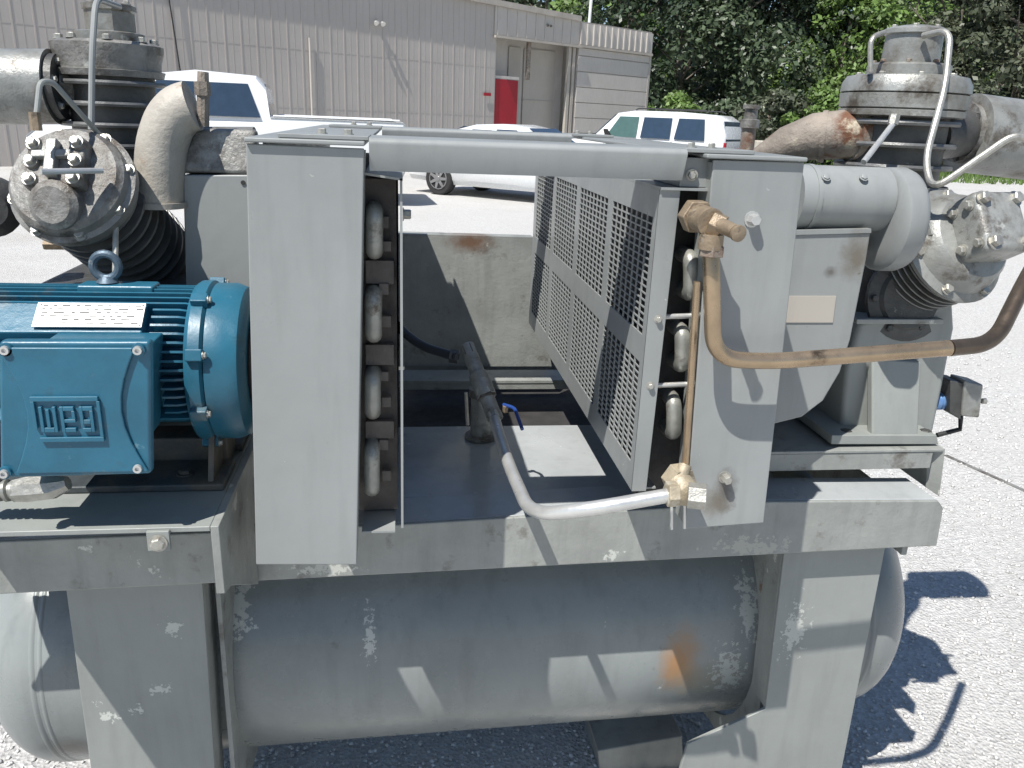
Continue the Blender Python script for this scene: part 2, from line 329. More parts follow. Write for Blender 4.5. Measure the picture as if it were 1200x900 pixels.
# ================================================================== SKID FRAME AND TANK
YB, ZB = 1.31, .800                                    # face and top of the front beam
def frame():
    t = thing('skid_frame', (.15, 1.5, GZ), 'grey steel skid frame with channel beams, deck and legs carrying the compressors', 'skid frame')
    A = [at(-120, 703, Y=YB), at(1098, 640, Y=YB), at(1106, 596, Y=YB), at(1100, 587, Y=YB), at(900, 588, Y=YB), at(465, 615, Y=YB), at(-120, 640, Y=YB)]
    MB().slab(A, (0, .008, 0)).build('front_beam', paint_dirty, t, .003)
    e = [at(1100, 587, Y=YB), at(900, 588, Y=YB), at(465, 615, Y=YB), at(-120, 640, Y=YB)]
    e = [v+Vector((0, .0082, 0)) for v in e]; dv = Vector((0, .10, 0))
    MB().slab(e+[v+dv for v in e[::-1]], (0, 0, -.007)).build('beam_flange', deckm, t, .002)
    MB().box((-.72, YB+.109, .789), (.78, 1.79, .800)).build('deck_plate', deckm, t, .002)
    MB().box((-.72, 1.78, .68), (1.05, 1.79, .788)).build('deck_lip', paint_dirty, t, .001)
    MB().box((-.70, 1.792, .69), (.95, 2.39, .695)).build('void_shade_sheet', dark, t)  # added near-black sheet, its colour stands for the shaded void behind the deck
    b = MB(); b.box((-.75, 2.13, .793), (1.1, 2.23, .802)); b.box((-.75, 2.132, .775), (1.1, 2.142, .7925)); b.build('rear_beam', paint_dirty, t, .001)
    MB().box((-.75, 2.40, .70), (1.1, 2.41, .803)).build('back_beam', paint_dirty, t, .001)
    for x in (-.76, 1.0): MB().box((x, YB+.02, .69), (x+.012, 2.398, .786)).build('cross_member', paint_dirty, t, .001)
    # legs: bent plate, front face and inward return
    Y = YB+.035
    for pts, name, side in (
        ([at(77, 690, Y=Y), at(237, 682, Y=Y), at(251, 892, Y=Y), at(106, 900, Y=Y)], 'leg', 1),
        ([at(919, 648, Y=Y), at(1038, 640, Y=Y), at(987, 900, Y=Y), at(888, 835, Y=Y)], 'leg', -1)):
        a, b_, c, d = pts
        # carry the long edges on down to the floor
        def down(p, q): k = (p.z-GZ)/(p.z-q.z); r_ = p+(q-p)*k; return Vector((r_.x, Y, GZ))
        if side == 1: P = [a, b_, down(b_, c), down(a, d)]
        else: P = [a, b_, down(b_, c), at(793, 915, Y=Y)*1 + Vector((0, 0, 0)), at(806, 872, Y=Y), at(897, 831, Y=Y)]
        if side == -1:
            q = P[3]; P = [a, b_, down(b_, c), Vector((q.x-.02, Y, GZ)), q, P[4], P[5]]
        leg = MB().slab(P, (0, .009, 0)).build(name, paint, t, .002)
        e = b_ if side == 1 else a; g = down(b_, c) if side == 1 else P[6]
        r_ = MB().slab([e+Vector((0, .0092, 0)), g+Vector((0, .0092, 0)), g+Vector((0, .075, 0)), e+Vector((0, .075, 0))], (-.008*side, 0, 0))
        r_.build('leg_flange', paint_dirty, leg, .001)
    for x in (-.58, .92): MB().box((x, 2.15, GZ), (x+.2, 2.16, .692)).build('leg', paint, t, .002)
    # saddle plates between the legs and the shell
    for x0, x1 in ((at(262, 780, Y=1.4).x, 0), (at(893, 750, Y=1.42).x, 0)):
        pts = []
        for k in range(0, 15):
            a = math.radians(125 + k*9.5); pts.append(Vector((x0, TY+(TR+.003)*math.cos(a), TZ+(TR+.003)*math.sin(a))))
        out = [Vector((x0, TY, TZ-TR-.04)), Vector((x0, YB+.075, .10)), Vector((x0, YB+.075, .66))]
        MB().slab(pts+out, (.009, 0, 0)).build('saddle_plate', paint_dirty, t, .001)
    b = MB().slab([at(700, 880, Y=1.62), at(800, 862, Y=1.62), at(802, 930, Y=1.62), at(706, 930, Y=1.62)], (0, .35, 0)); b.build('skid_foot', paint_dirty, t, .004)
    # motor platform: plate, end gusset, clamp tab with its bolt
    zp = ZP
    p2 = at(246, 617, Z=zp); x1 = p2.x; yf = p2.y
    q_ = at(132, 825, Y=YB+.035); xp = q_.x - .42*(zp-q_.z)
    MB().box((xp, yf, zp-.008), (x1, 1.50, zp)).build('motor_platform', paint, t, .0015)
    zb_ = at(256, 695, Y=yf+.03).z
    tri = [Vector((x1, yf, zp)), Vector((x1, 1.50, zp)), Vector((x1, 1.50, .81)), Vector((x1, YB-.002, .81)), Vector((x1, YB-.002, .69)), Vector((x1, yf+.05, zb_)), Vector((x1, yf+.004, zb_+.015))]
    MB().slab(tri, (.012, 0, 0)).build('end_gusset', paint_dirty, t, .0015)
    MB().box((xp+.01, YB+.01, .802), (xp+.02, 1.50, zp-.0085)).build('platform_web', paint, t)
    c = at(186, 630, Y=yf-.004)
    tab = MB().obox(c+Vector((0, 0, -.004)), (.015, 0, 0), (0, .0035, 0), (0, 0, .015)).build('clamp_tab', paint, t, .001)
    hexbolt(c+Vector((.0, -.004, -.006)), (0, -1, 0), .0095, .008, tab)
    # riser channel under the right pump
    zc_ = at(1000, 528, Y=1.38).z; zd_ = at(1000, 551, Y=1.38).z; xb = at(1106, 527, Y=1.38).x; xa = .62
    b = MB(); b.box((xa, 1.382, zd_), (xb-.02, 1.390, zc_-.0065)); b.box((xa, 1.38, zc_-.006), (xb, 2.05, zc_))
    b.build('riser_channel', paint_dirty, t, .0015)
    MB().slab([at(1108, 526, Y=1.38), at(1101, 582, Y=1.38), at(1085, 571, Y=1.40), at(1087, 530, Y=1.40)], (0, .35, 0)).build('riser_end', paint_dirty, t, .001)
    MB().box((xa, 1.85, .80), (xb-.03, 1.87, zc_-.007)).build('riser_web', paint_dirty, t)
    global ZRIS; ZRIS = zc_
    # back plate seen between the coolers
    bp = MB().slab([at(440, 275, Y=2.3), at(625, 280, Y=2.3), Vector((.45, 2.3, .79)), Vector((-.1, 2.3, .79))], (0, .006, 0)); bp.build('back_plate', paint_dirty, t, .001)
    MB().slab([v+Vector((0, dy, .0003)) for v, dy in ((at(440, 275, Y=2.3), 0), (at(625, 280, Y=2.3), 0), (at(625, 280, Y=2.3), .05), (at(440, 275, Y=2.3), .05))], (0, 0, .004)).build('back_plate_flange', paint_dirty, t)
    return t
frame()

def tank():
    t = tank_root = thing('air_tank', (.2, TY, TZ-TR), 'long horizontal grey air receiver tank with domed ends and a rust bloom under the frame', 'air tank')
    R, yc, zc = TR, TY, TZ; x0 = at(34, 790, Y=TY-TR*.95).x; x1 = at(1010, 760, Y=TY-TR*.8).x
    MB().lathe([(x0, R), (x0+.3, R), (x1-.3, R), (x1, R)], (0, yc, zc), (1, 0, 0), 96).build('shell', tankm, t, angle=50)
    for xe, sg in ((x0, -1), (x1, 1)):
        pr = [(sg*.165*math.sin(a), (R+.0015)*math.cos(a)) for a in [k*PI/2/14 for k in range(14)]] + [(sg*.165, .004)]
        b = MB().lathe([(-sg*.012, R+.0015)] + pr, (xe, yc, zc), (1, 0, 0), 96)
        if sg < 0: b.f = [f[::-1] for f in b.f]
        b.build('domed_end', tankm, t, angle=60)
        MB().lathe([(-.008, R-.001), (-.003, R+.0022), (.003, R+.0022), (.008, R-.001)], (xe-sg*.014, yc, zc), (1, 0, 0), 96).build('weld_seam', tankm, t)
    MB().lathe([(-.006, R-.001), (-.002, R+.0018), (.002, R+.0018), (.006, R-.001)], (x0+.03, yc, zc), (1, 0, 0), 96).build('weld_seam', tankm, t)
    t.rotation_euler = (0, math.radians(-1.1), 0)
tank()

# ================================================================== COOLER CABINETS
ZT = 1.457
def cabinet(left):
    if left:
        t = thing('cooler_cabinet', (-.12, 1.5, .9), 'tall plain grey cooler cabinet standing left of the open middle bay', 'cabinet', 'cooler cabinets on the skid')
        P = [at(288, 168, Y=1.10), at(427, 174, Y=1.10), at(418, 662, Y=1.10), at(300, 662, Y=1.10)]
    else:
        t = thing('cooler_cabinet', (.5, 1.5, .9), 'grey cooler cabinet with slotted grille and bolted front, right of the open middle bay', 'cabinet', 'cooler cabinets on the skid')
        P = [at(836, 187, Y=1.10), at(943, 190, Y=1.10), at(895, 613, Y=1.10), at(803, 620, Y=1.10)]
    fp = MB().slab(P, (0, .004, 0)).build('front_panel', paint_panel, t, .0025, 3)
    # folded returns of the panel
    for a, b_ in ((P[0], P[3]), (P[1], P[2])):
        sg = 1 if a is P[0] else -1
        MB().slab([a+Vector((0, .0042, -.004)), b_+Vector((0, .0042, .004)), b_+Vector((0, .05, .004)), a+Vector((0, .05, -.004))], (sg*.003, 0, 0)).build('panel_flange', paint, fp)
    # top tray running back
    xl, xr = (P[0].x-.001, P[1].x+.001) if left else (P[0].x-.012, P[1].x+.001)
    MB().box((xl, 1.093, ZT), (xr, 2.2, ZT+.006)).build('top_plate', paint_panel, t, .002)
    # outer side wall
    xo = P[0].x+.012 if left else P[1].x-.012
    MB().box((xo, 1.155, .925), (xo+(.004 if left else -.004), 2.19, ZT-.002)).build('side_wall', paint, t)
    # finned core, header plate and the U-bends at the opening
    if left:
        cx0, cx1 = -.14, -.006; tubes = [(439, 238, 303), (438, 336, 401), (437, 431, 491), (436, 516, 581)]
        YT = 1.155; hdr = (425, 466)
    else:
        cx0, cx1 = .39, .53; tubes = [(807, 292, 352), (797, 378, 436), (787, 458, 515)]
        YT = 1.15; hdr = (745, 840)
    MB().box((cx0, YT+.045, .90), (cx1, 2.15, 1.40)).build('cooler_core', core if left else black, t)  # right core coloured black in place of the shade inside its housing
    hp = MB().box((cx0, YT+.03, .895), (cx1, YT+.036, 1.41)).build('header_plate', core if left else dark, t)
    for px, y0, y1 in tubes:
        a = at(px, y0+9, Y=YT); c = at(px, y1-9, Y=YT); r = .0122
        b0 = a+Vector((0, .045, 0)); b1 = c+Vector((0, .045, 0))
        path = [b0] + arc_path([a+Vector((0, .02, 0)), a+Vector((0, -.012, 0)), c+Vector((0, -.012, 0)), c+Vector((0, .02, 0))], .018, 8) + [b1]
        MB().tube(path, r, 14).build('return_bend', tubem, t)
    if left:
        for y0, y1, xa, xb in ((305, 333, 428, 462), (404, 428, 428, 462), (494, 514, 428, 462)):
            a = at(xa, y0, Y=YT+.01); c = at(xb, y1, Y=YT+.01)
            MB().box((a.x, YT+.01, c.z), (c.x, YT+.02, a.z)).build('header_block', core, hp, .001)
        for k, (y0, h_) in enumerate(((260, 14), (288, 12), (338, 14), (376, 14), (440, 12), (470, 13), (520, 14), (556, 14))):
            a = at(450+3*(k % 2), y0, Y=YT+.012); MB().obox(a, (.007, 0, 0), (0, .006, 0), (0, 0, h_*.0006)).build('header_lug', core, hp, .001)
    else:
        for y in (372, 452):
            a = at(772, y, Y=YT-.02); c = at(812, y+(-2), Y=YT-.02)
            MB().tube([a-Vector((.02, 0, 0)), c], .004, 10).build('tie_rod', steel, t)
        MB().tube([at(817, 330, Y=1.102), at(803, 545, Y=1.102)], .0055, 10).build('copper_riser', copper, t)
    # inner guard: folded sheet housing on the side of the bay
    if left:
        g = MB().slab([(-.001, 1.125, .893), (-.001, 2.15, .893), (-.001, 2.15, 1.412), (-.001, 1.125, 1.416)], (.0035, 0, 0)).build('guard', paint_panel, t)
        tp = [at(427, 205, Y=1.125), at(472, 212, Y=1.125)]
        MB().slab([tp[0], tp[1], tp[1]+Vector((0, 1.0, 0)), tp[0]+Vector((0, 1.0, 0))], (0, 0, .003)).build('guard_top', paint_panel, g)
        bp = [at(424, 625, Y=1.12), at(463, 624, Y=1.12)]
        MB().slab([bp[0], bp[1], bp[1]+Vector((0, 1.0, 0)), bp[0]+Vector((0, 1.0, 0))], (0, 0, .003)).build('guard_bottom', paint_panel, g)
        hexbolt(at(472, 251, Y=1.2), (1, 0, 0), .007, .012, g)
    else:
        XG = .357; Y0, Y1, Z0, Z1 = 1.118, 2.20, .951, 1.412
        g = MB()
        cols = [(1.138, 1.369), (1.402, 1.630), (1.665, 1.894), (1.931, 2.160)]; rows = [(.992, 1.156), (1.198, 1.372)]
        # solid sheet round the eight windows
        ys = [Y0] + [v for c in cols for v in c] + [Y1]; zs = [Z0, rows[0][0], rows[0][1], rows[1][0], rows[1][1], Z1]
        for i in range(0, len(ys), 2): g.box((XG, ys[i], Z0), (XG+.003, ys[i+1], Z1))
        for i in range(1, len(ys)-1, 2):
            for k in (0, 2, 4): g.box((XG+.0001, ys[i], zs[k]), (XG+.0029, ys[i+1], zs[k+1]))
        g = g.build('grille_sheet', paint_panel, t)
        proto = {}
        for (ya, yb) in cols:
            for (za, zb) in rows:
                key = (round(yb-ya, 2), za)
                b = MB(); ny, nz = 8, 17
                dy, dz = (yb-ya)/ny, (zb-za)/nz
                for i in range(1, ny): b.box((XG+.0003, ya+i*dy-.0015, za), (XG+.0027, ya+i*dy+.0015, zb))
                for k in range(1, nz): b.box((XG+.0006, ya, za+k*dz-.0011), (XG+.0024, yb, za+k*dz+.0011))
                b.build('perforated_window', paint_panel, g)
        MB().box((XG+.016, 1.14, .96), (XG+.020, 2.18, 1.40)).build('interior_shade_sheet', black, t)  # added black sheet standing for the shade inside the grille housing
        # front flange, its return, top and bottom folds, back flange
        fl = [at(771, 226, Y=1.116), at(797, 227, Y=1.116), at(757, 576, Y=1.116), at(746, 578, Y=1.116)]
        MB().slab([Vector((XG, 1.1165, Z1)), Vector((fl[1].x, 1.1165, Z1)), Vector((fl[2].x, 1.1165, Z0)), Vector((XG, 1.1165, Z0))], (0, .003, 0)).build('front_flange', paint_panel, g)
        tp = [at(769, 217, Y=1.12), at(836, 226, Y=1.12)]
        MB().box((XG, 1.112, Z1+.0003), (.46, 2.2, Z1+.004)).build('guard_top', paint_panel, g)
        MB().box((XG+.004, 1.13, Z0-.003), (.40, 2.2, Z0-.0002)).build('guard_bottom', paint_panel, g)
        MB().box((XG+.0032, 2.196, Z0), (.46, 2.2, Z1)).build('back_wall', paint, g)
        for px, py in ((771, 374), (762, 452)):
            c = at(px, py, Y=1.1165); hexbolt(c, (0, -1, 0), .0045, .006, g)
        # neck block above the guard, set back beside the panel
        MB().box((.386, 1.122, Z1+.0045), (.43, 1.6, ZT-.0005)).build('neck_plate', paint_panel, t, .001)
        for (px, py, r) in ((881, 257, .0085), (849, 559, .0075)):
            hexbolt(at(px, py, Y=1.10), (0, -1, 0), r, .016, t, steel if r > .008 else zinc)
        hexbolt(at(811, 205, Y=1.12), (-.3, -1, 0), .006, .01, t)
    return t
cabL = cabinet(True); cabR = cabinet(False)

def overhead(yf, zt, label, back=False):
    A = at(430, 157, Y=yf); B = at(805, 180, Y=yf)
    x0, x1 = -.040, .384
    t = thing('overhead_beam', ((x0+x1)/2, yf+.05, ZT), label, 'beam', 'overhead beams tying the cabinets together')
    dp = .125 if not back else .12
    b = MB()
    # rounded channel: web, curved shoulder and top flange drawn as one section
    sec = [(.013, -.042), (0, -.008)] + [(.008-.008*math.cos(a), -.008+.008*math.sin(a)) for a in (.4, .8, 1.2, 1.57)] + [(dp, 0), (dp, -.004), (.009, -.004), (.004, -.009), (.017, -.042)]
    zt_ = zt
    b.slab([Vector((x0, yf+u, zt_+v)) for u, v in sec], (x1-x0, 0, 0)); b.build('channel', paint_panel, t, angle=50)
    for xa, xb in ((x0-.115, x0-.0005), (x1+.0005, x1+.10)):
        e = MB().box((xa, yf+.012, ZT+.0065), (xb, yf+dp-.01, zt_+.001)); e = e.build('end_plate', paint_panel, t, .001)
        for k in (.45, .75) if xa < 0 else (.25, .55):
            hexbolt((xa+(xb-xa)*k, yf+.06, zt_+.001), (0, 0, 1), .0055, .007, e)
    return t
overhead(1.095, 1.468, 'nearer grey channel beam bridging the tops of both cooler cabinets')
overhead(1.88, 1.468, 'farther grey channel beam bridging the cabinets behind the nearer one', True)

# ================================================================== MOTOR
def motor():
    yc, R = 1.285, .119
    zc = at(262, 436, Y=yc-.06).z; xr = at(282, 430, Y=yc-.05).x-.004
    t = thing('electric_motor', (-.45, yc, ZP), 'blue finned electric motor with terminal box at the left of the skid', 'motor')
    MB().lathe([(-.80, R-.022), (xr-.06, R-.022)], (0, yc, zc), (1, 0, 0), 48).build('body', blue, t)
    fin = None
    for k in range(40):
        a = math.radians(-30 + k*6.6)                       # measured from straight ahead (-Y), upwards
        if a > math.radians(215): break
        deg = math.degrees(a)
        if 29 < deg < 58: x_a, x_b = -.36, xr-.052
        elif -25 < deg < 18: x_a, x_b = -.345, xr-.055
        else: x_a, x_b = -.78, xr-.046
        d = Vector((0, -math.cos(a), math.sin(a))); n_ = Vector((0, math.sin(a), math.cos(a)))*.0017
        c = Vector((0, yc, zc))
        p = [c+d*(R-.026)+Vector((x_a, 0, 0)), c+d*(R-.026)+Vector((x_b+.002, 0, 0)), c+d*(R-.012)+Vector((x_b+.002, 0, 0)),
             c+d*(R-.003)+Vector((x_b-.008, 0, 0)), c+d*R+Vector((x_b-.022, 0, 0)), c+d*R+Vector((x_a, 0, 0))]
        MB().slab([q-n_ for q in p], n_*2).build('cooling_fin', blue, t)
    # smooth pads for the nameplate and terminal box
    a = math.radians(50); d = Vector((0, -math.cos(a), math.sin(a))); u = Vector((0, math.sin(a), math.cos(a)))
    c = Vector((-.56, yc, zc))+d*(R-.014)
    MB().obox(c, (.19, 0, 0), u*.028, d*.010).build('nameplate_pad', blue, t, .003)
    A = at(33, 388, Y=1.18); Bp = at(163, 386, Y=1.18)
    cn = Vector(((A.x+Bp.x)/2, yc, zc))+d*(R+.0005)
    npl = MB().obox(cn, ((Bp.x-A.x)/2, 0, 0), u*.0215, d*.0012).build('nameplate', plate, t, .0005)
    w_ = (Bp.x-A.x)/2
    b = MB()
    for r_ in range(6):
        x = .25 if r_ > 3 else .05
        while x < .92:
            ln = random.uniform(.03, .12)
            b.obox(cn+Vector((w_*(2*x-1)+w_*ln, 0, 0))+u*(.016-r_*.0062)+d*.0014, (w_*ln*.8, 0, 0), u*.0009, d*.0003); x += ln*1.3+.02
    b.build('etched_print', dark, npl)['kind'] = 'stuff'
    for sx in (-1, 1):
        for sz in (-1, 1): MB().lathe([(0, .0022), (.002, .0018)], cn+Vector((sx*(w_-.004), 0, 0))+u*sz*.018+d*.001, d, 10).build('rivet', steel, npl)
    # drive-side end shield and fan cowl
    MB().lathe([(0, R-.02), (0, R+.004), (.006, R+.008), (.022, R+.008), (.026, R+.002)], (xr-.062, yc, zc), (1, 0, 0), 48).build('end_shield', blue, t, angle=30)
    MB().lathe([(0, R-.012), (.001, R+.0045), (.03, R+.0045), (.046, R-.002), (.054, R-.016), (.056, R-.03)], (xr-.0355, yc, zc), (1, 0, 0), 48).build('fan_cowl', blue, t, angle=25)
    g = MB()
    for k in range(3): g.lathe([(0, .035+.025*k), (.004, .038+.025*k)], (xr+.0205, yc, zc), (1, 0, 0), 24)
    g.build('cowl_grille', dark, t)
    for a in (60, 20, -20, -60, 120):
        dd = Vector((0, -math.cos(math.radians(a)), math.sin(math.radians(a))))
        lug = MB().obox(Vector((xr-.045, yc, zc))+dd*(R+.010), (.012, 0, 0), dd*.008, dd.cross(Vector((1, 0, 0)))*.009).build('cowl_lug', blue, t, .002)
        hexbolt(Vector((xr-.033, yc, zc))+dd*(R+.012), (1, 0, 0), .0045, .005, lug)
    # top rib, eye bolt
    MB().box((-.48, yc-.02, zc+R-.02), (-.37, yc+.02, zc+R+.004)).build('lifting_pad', blue, t, .004)
    c = at(123, 306, Y=yc); zb = zc+R+.003
    e = MB().lathe([(0, .013), (.003, .016), (.008, .012), (.012, .008)], (c.x, yc, zb), (0, 0, 1), 16); e = e.build('eye_bolt', eyem, t)
    ring = [Vector((c.x+.0185*math.cos(a), yc, zb+.027+.0185*math.sin(a))) for a in [2*PI*k/24 for k in range(24)]]
    vs = MB(); n = 10
    for i, p in enumerate(ring):
        rd = (p-Vector((c.x, yc, zb+.027))).normalized()
        for k in range(n):
            a = 2*PI*k/n; vs.v.append(p+rd*math.cos(a)*.0062+Vector((0, 1, 0))*math.sin(a)*.0062)
    vs.f = [(i*n+k, i*n+(k+1) % n, ((i+1) % 24)*n+(k+1) % n, ((i+1) % 24)*n+k) for i in range(24) for k in range(n)]
    vs.build('ring', eyem, e)
    # feet
    MB().box((-.62, yc-.115, ZP+.0005), (xr-.02, yc-.02, ZP+.012)).build('foot', footm, t, .003)
    MB().box((-.62, yc+.04, ZP+.0005), (xr-.02, yc+.125, ZP+.012)).build('foot', footm, t, .003)
    MB().slab([Vector((xr-.045, yc-.105, ZP+.012)), Vector((xr-.045, yc-.03, ZP+.012)), Vector((xr-.045, yc-.03, zc-.07)), Vector((xr-.045, yc-.065, zc-.07))], (.008, 0, 0)).build('foot_web', footm, t)
    MB().box((-.62, yc-.02, ZP+.0005), (xr-.03, yc+.04, ZP+.05)).build('foot_bridge', footm, t, .004)
    hexbolt((xr-.085, yc-.075, ZP+.012), (0, 0, 1), .010, .008, t, finm)
    # terminal box with cover, scallops, screws and raised logo
    Yf = 1.03
    P = [at(-2, 400, Y=Yf), at(176, 400, Y=Yf), at(177, 556, Y=Yf), at(0, 561, Y=Yf)]
    bx = MB().slab(P, (0, .018, 0)).build('terminal_box', blue, t, .005, 3)
    Q = [p+Vector(((.006 if i in (0, 3) else -.028), .0182, (-.030 if i < 2 else .012))) for i, p in enumerate(P)]
    MB().slab(Q, (0, .14, 0)).build('box_base', blue, bx, .003)
    ctr = sum(P, Vector())/4; W_ = P[1].x-P[0].x; H_ = P[0].z-P[3].z
    # raised centre field with concave shoulders
    fld = []
    for k in range(9): s_ = k/8; fld.append(Vector((ctr.x+W_*(.46-.14*math.sin(PI*s_)), Yf, ctr.z+H_*(.46-.92*s_))))
    for k in range(9): s_ = 1-k/8; fld.append(Vector((ctr.x-W_*(.46-.14*math.sin(PI*s_)), Yf, ctr.z+H_*(.46-.92*s_))))
    MB().slab(fld, (0, -.005, 0)).build('cover_field', blue, bx, .002)
    for px, py in ((8, 409), (163, 409), (163, 547), (7, 553)):
        c = at(px, py, Y=Yf)
        bs = MB().lathe([(0, .0085), (.005, .008)], c, (0, -1, 0), 16).build('screw_boss', blue, bx)
        MB().lathe([(.005, .0058), (.009, .0055), (.009, .003), (.006, .0028)], c, (0, -1, 0), 12).build('screw', steel, bs)
    # logo: a frame of two bars and sides with block letters inside (raised on the cover)
    L0 = at(36, 464, Y=Yf-.005); L1 = at(122, 516, Y=Yf-.005); w_ = L1.x-L0.x; h_ = L0.z-L1.z
    lg = MB()
    def bar(u0, v0, u1, v1, m_=lg): m_.box((L0.x+u0*w_, Yf-.0095, L1.z+v0*h_), (L0.x+u1*w_, Yf-.0052, L1.z+v1*h_))
    bar(0, .90, 1, 1.0); bar(.06, 0, 1.02, .10); bar(0, .30, .05, .8995)
    bar(.97, .1005, 1.02, .8995)
    lg.build('logo_frame', blue, bx, .0006)
    for glyph in (((.10, .22, .15, .78), (.1505, .22, .30, .32), (.20, .3205, .25, .72), (.3005, .22, .35, .78)),      # W
                  ((.41, .22, .46, .78), (.4605, .22, .62, .31), (.4605, .69, .62, .78), (.58, .50, .63, .6895), (.4605, .43, .63, .4995)),   # e
                  ((.70, .40, .75, .78), (.7505, .69, .90, .78), (.7505, .40, .8495, .49), (.85, .22, .90, .6895), (.72, .22, .8495, .30))):   # g
        m_ = MB()
        for q in glyph: bar(*q, m_)
        m_.build('logo_letter', blue, bx, .0006)
    return t
motor()

def conduit():
    Y = 1.09
    a = at(-30, 574, Y=Y); b_ = at(18, 575, Y=Y); c = at(80, 566, Y=Y)
    t = thing('conduit_connector', at(40, 590, Y=Y), 'pale ribbed conduit connector below the blue terminal box', 'conduit')
    for k in range(6):
        p = a.lerp(b_, k/5.); MB().lathe([(-.004, .0125), (-.002, .0155), (.002, .0155), (.004, .0125)], p, c-b_, 16).build('rib', tubem, t)
    MB().tube([a, b_], .012, 14).build('sleeve', tubem, t)
    MB().tube([b_, at(35, 573, Y=Y), at(62, 571, Y=Y), c], [.016, .019, .017, .010], 8).build('gland_body', zinc, t)
conduit()

# ================================================================== PUMPS
def fin_stack(o, ax, L, n, r_in, r_out, parent, ref=(0, 0, 1), m=finm, th=.22):
    b = MB().lathe([(0, r_in), (L, r_in)], o, ax, 32).build('cylinder_barrel', m, parent)
    st = L/n
    for k in range(n):
        MB().lathe([(0, r_in), (0, r_out*.985), (st*th*.5, r_out), (st*th, r_out*.985), (st*th, r_in)], Vector(o)+Vector(ax).normalized()*(st*(k+.3)), ax, 40).build('cooling_fin', finb, parent)
    return b
def ring_bolts(o, ax, r, n, br, parent, ph=0., m=zinc):
    ax = Vector(ax).normalized(); u = ax.orthogonal().normalized(); w_ = ax.cross(u)
    for k in range(n):
        a = 2*PI*k/n+ph; hexbolt(Vector(o)+(u*math.cos(a)+w_*math.sin(a))*r, ax, br, br*1.2, parent, m)

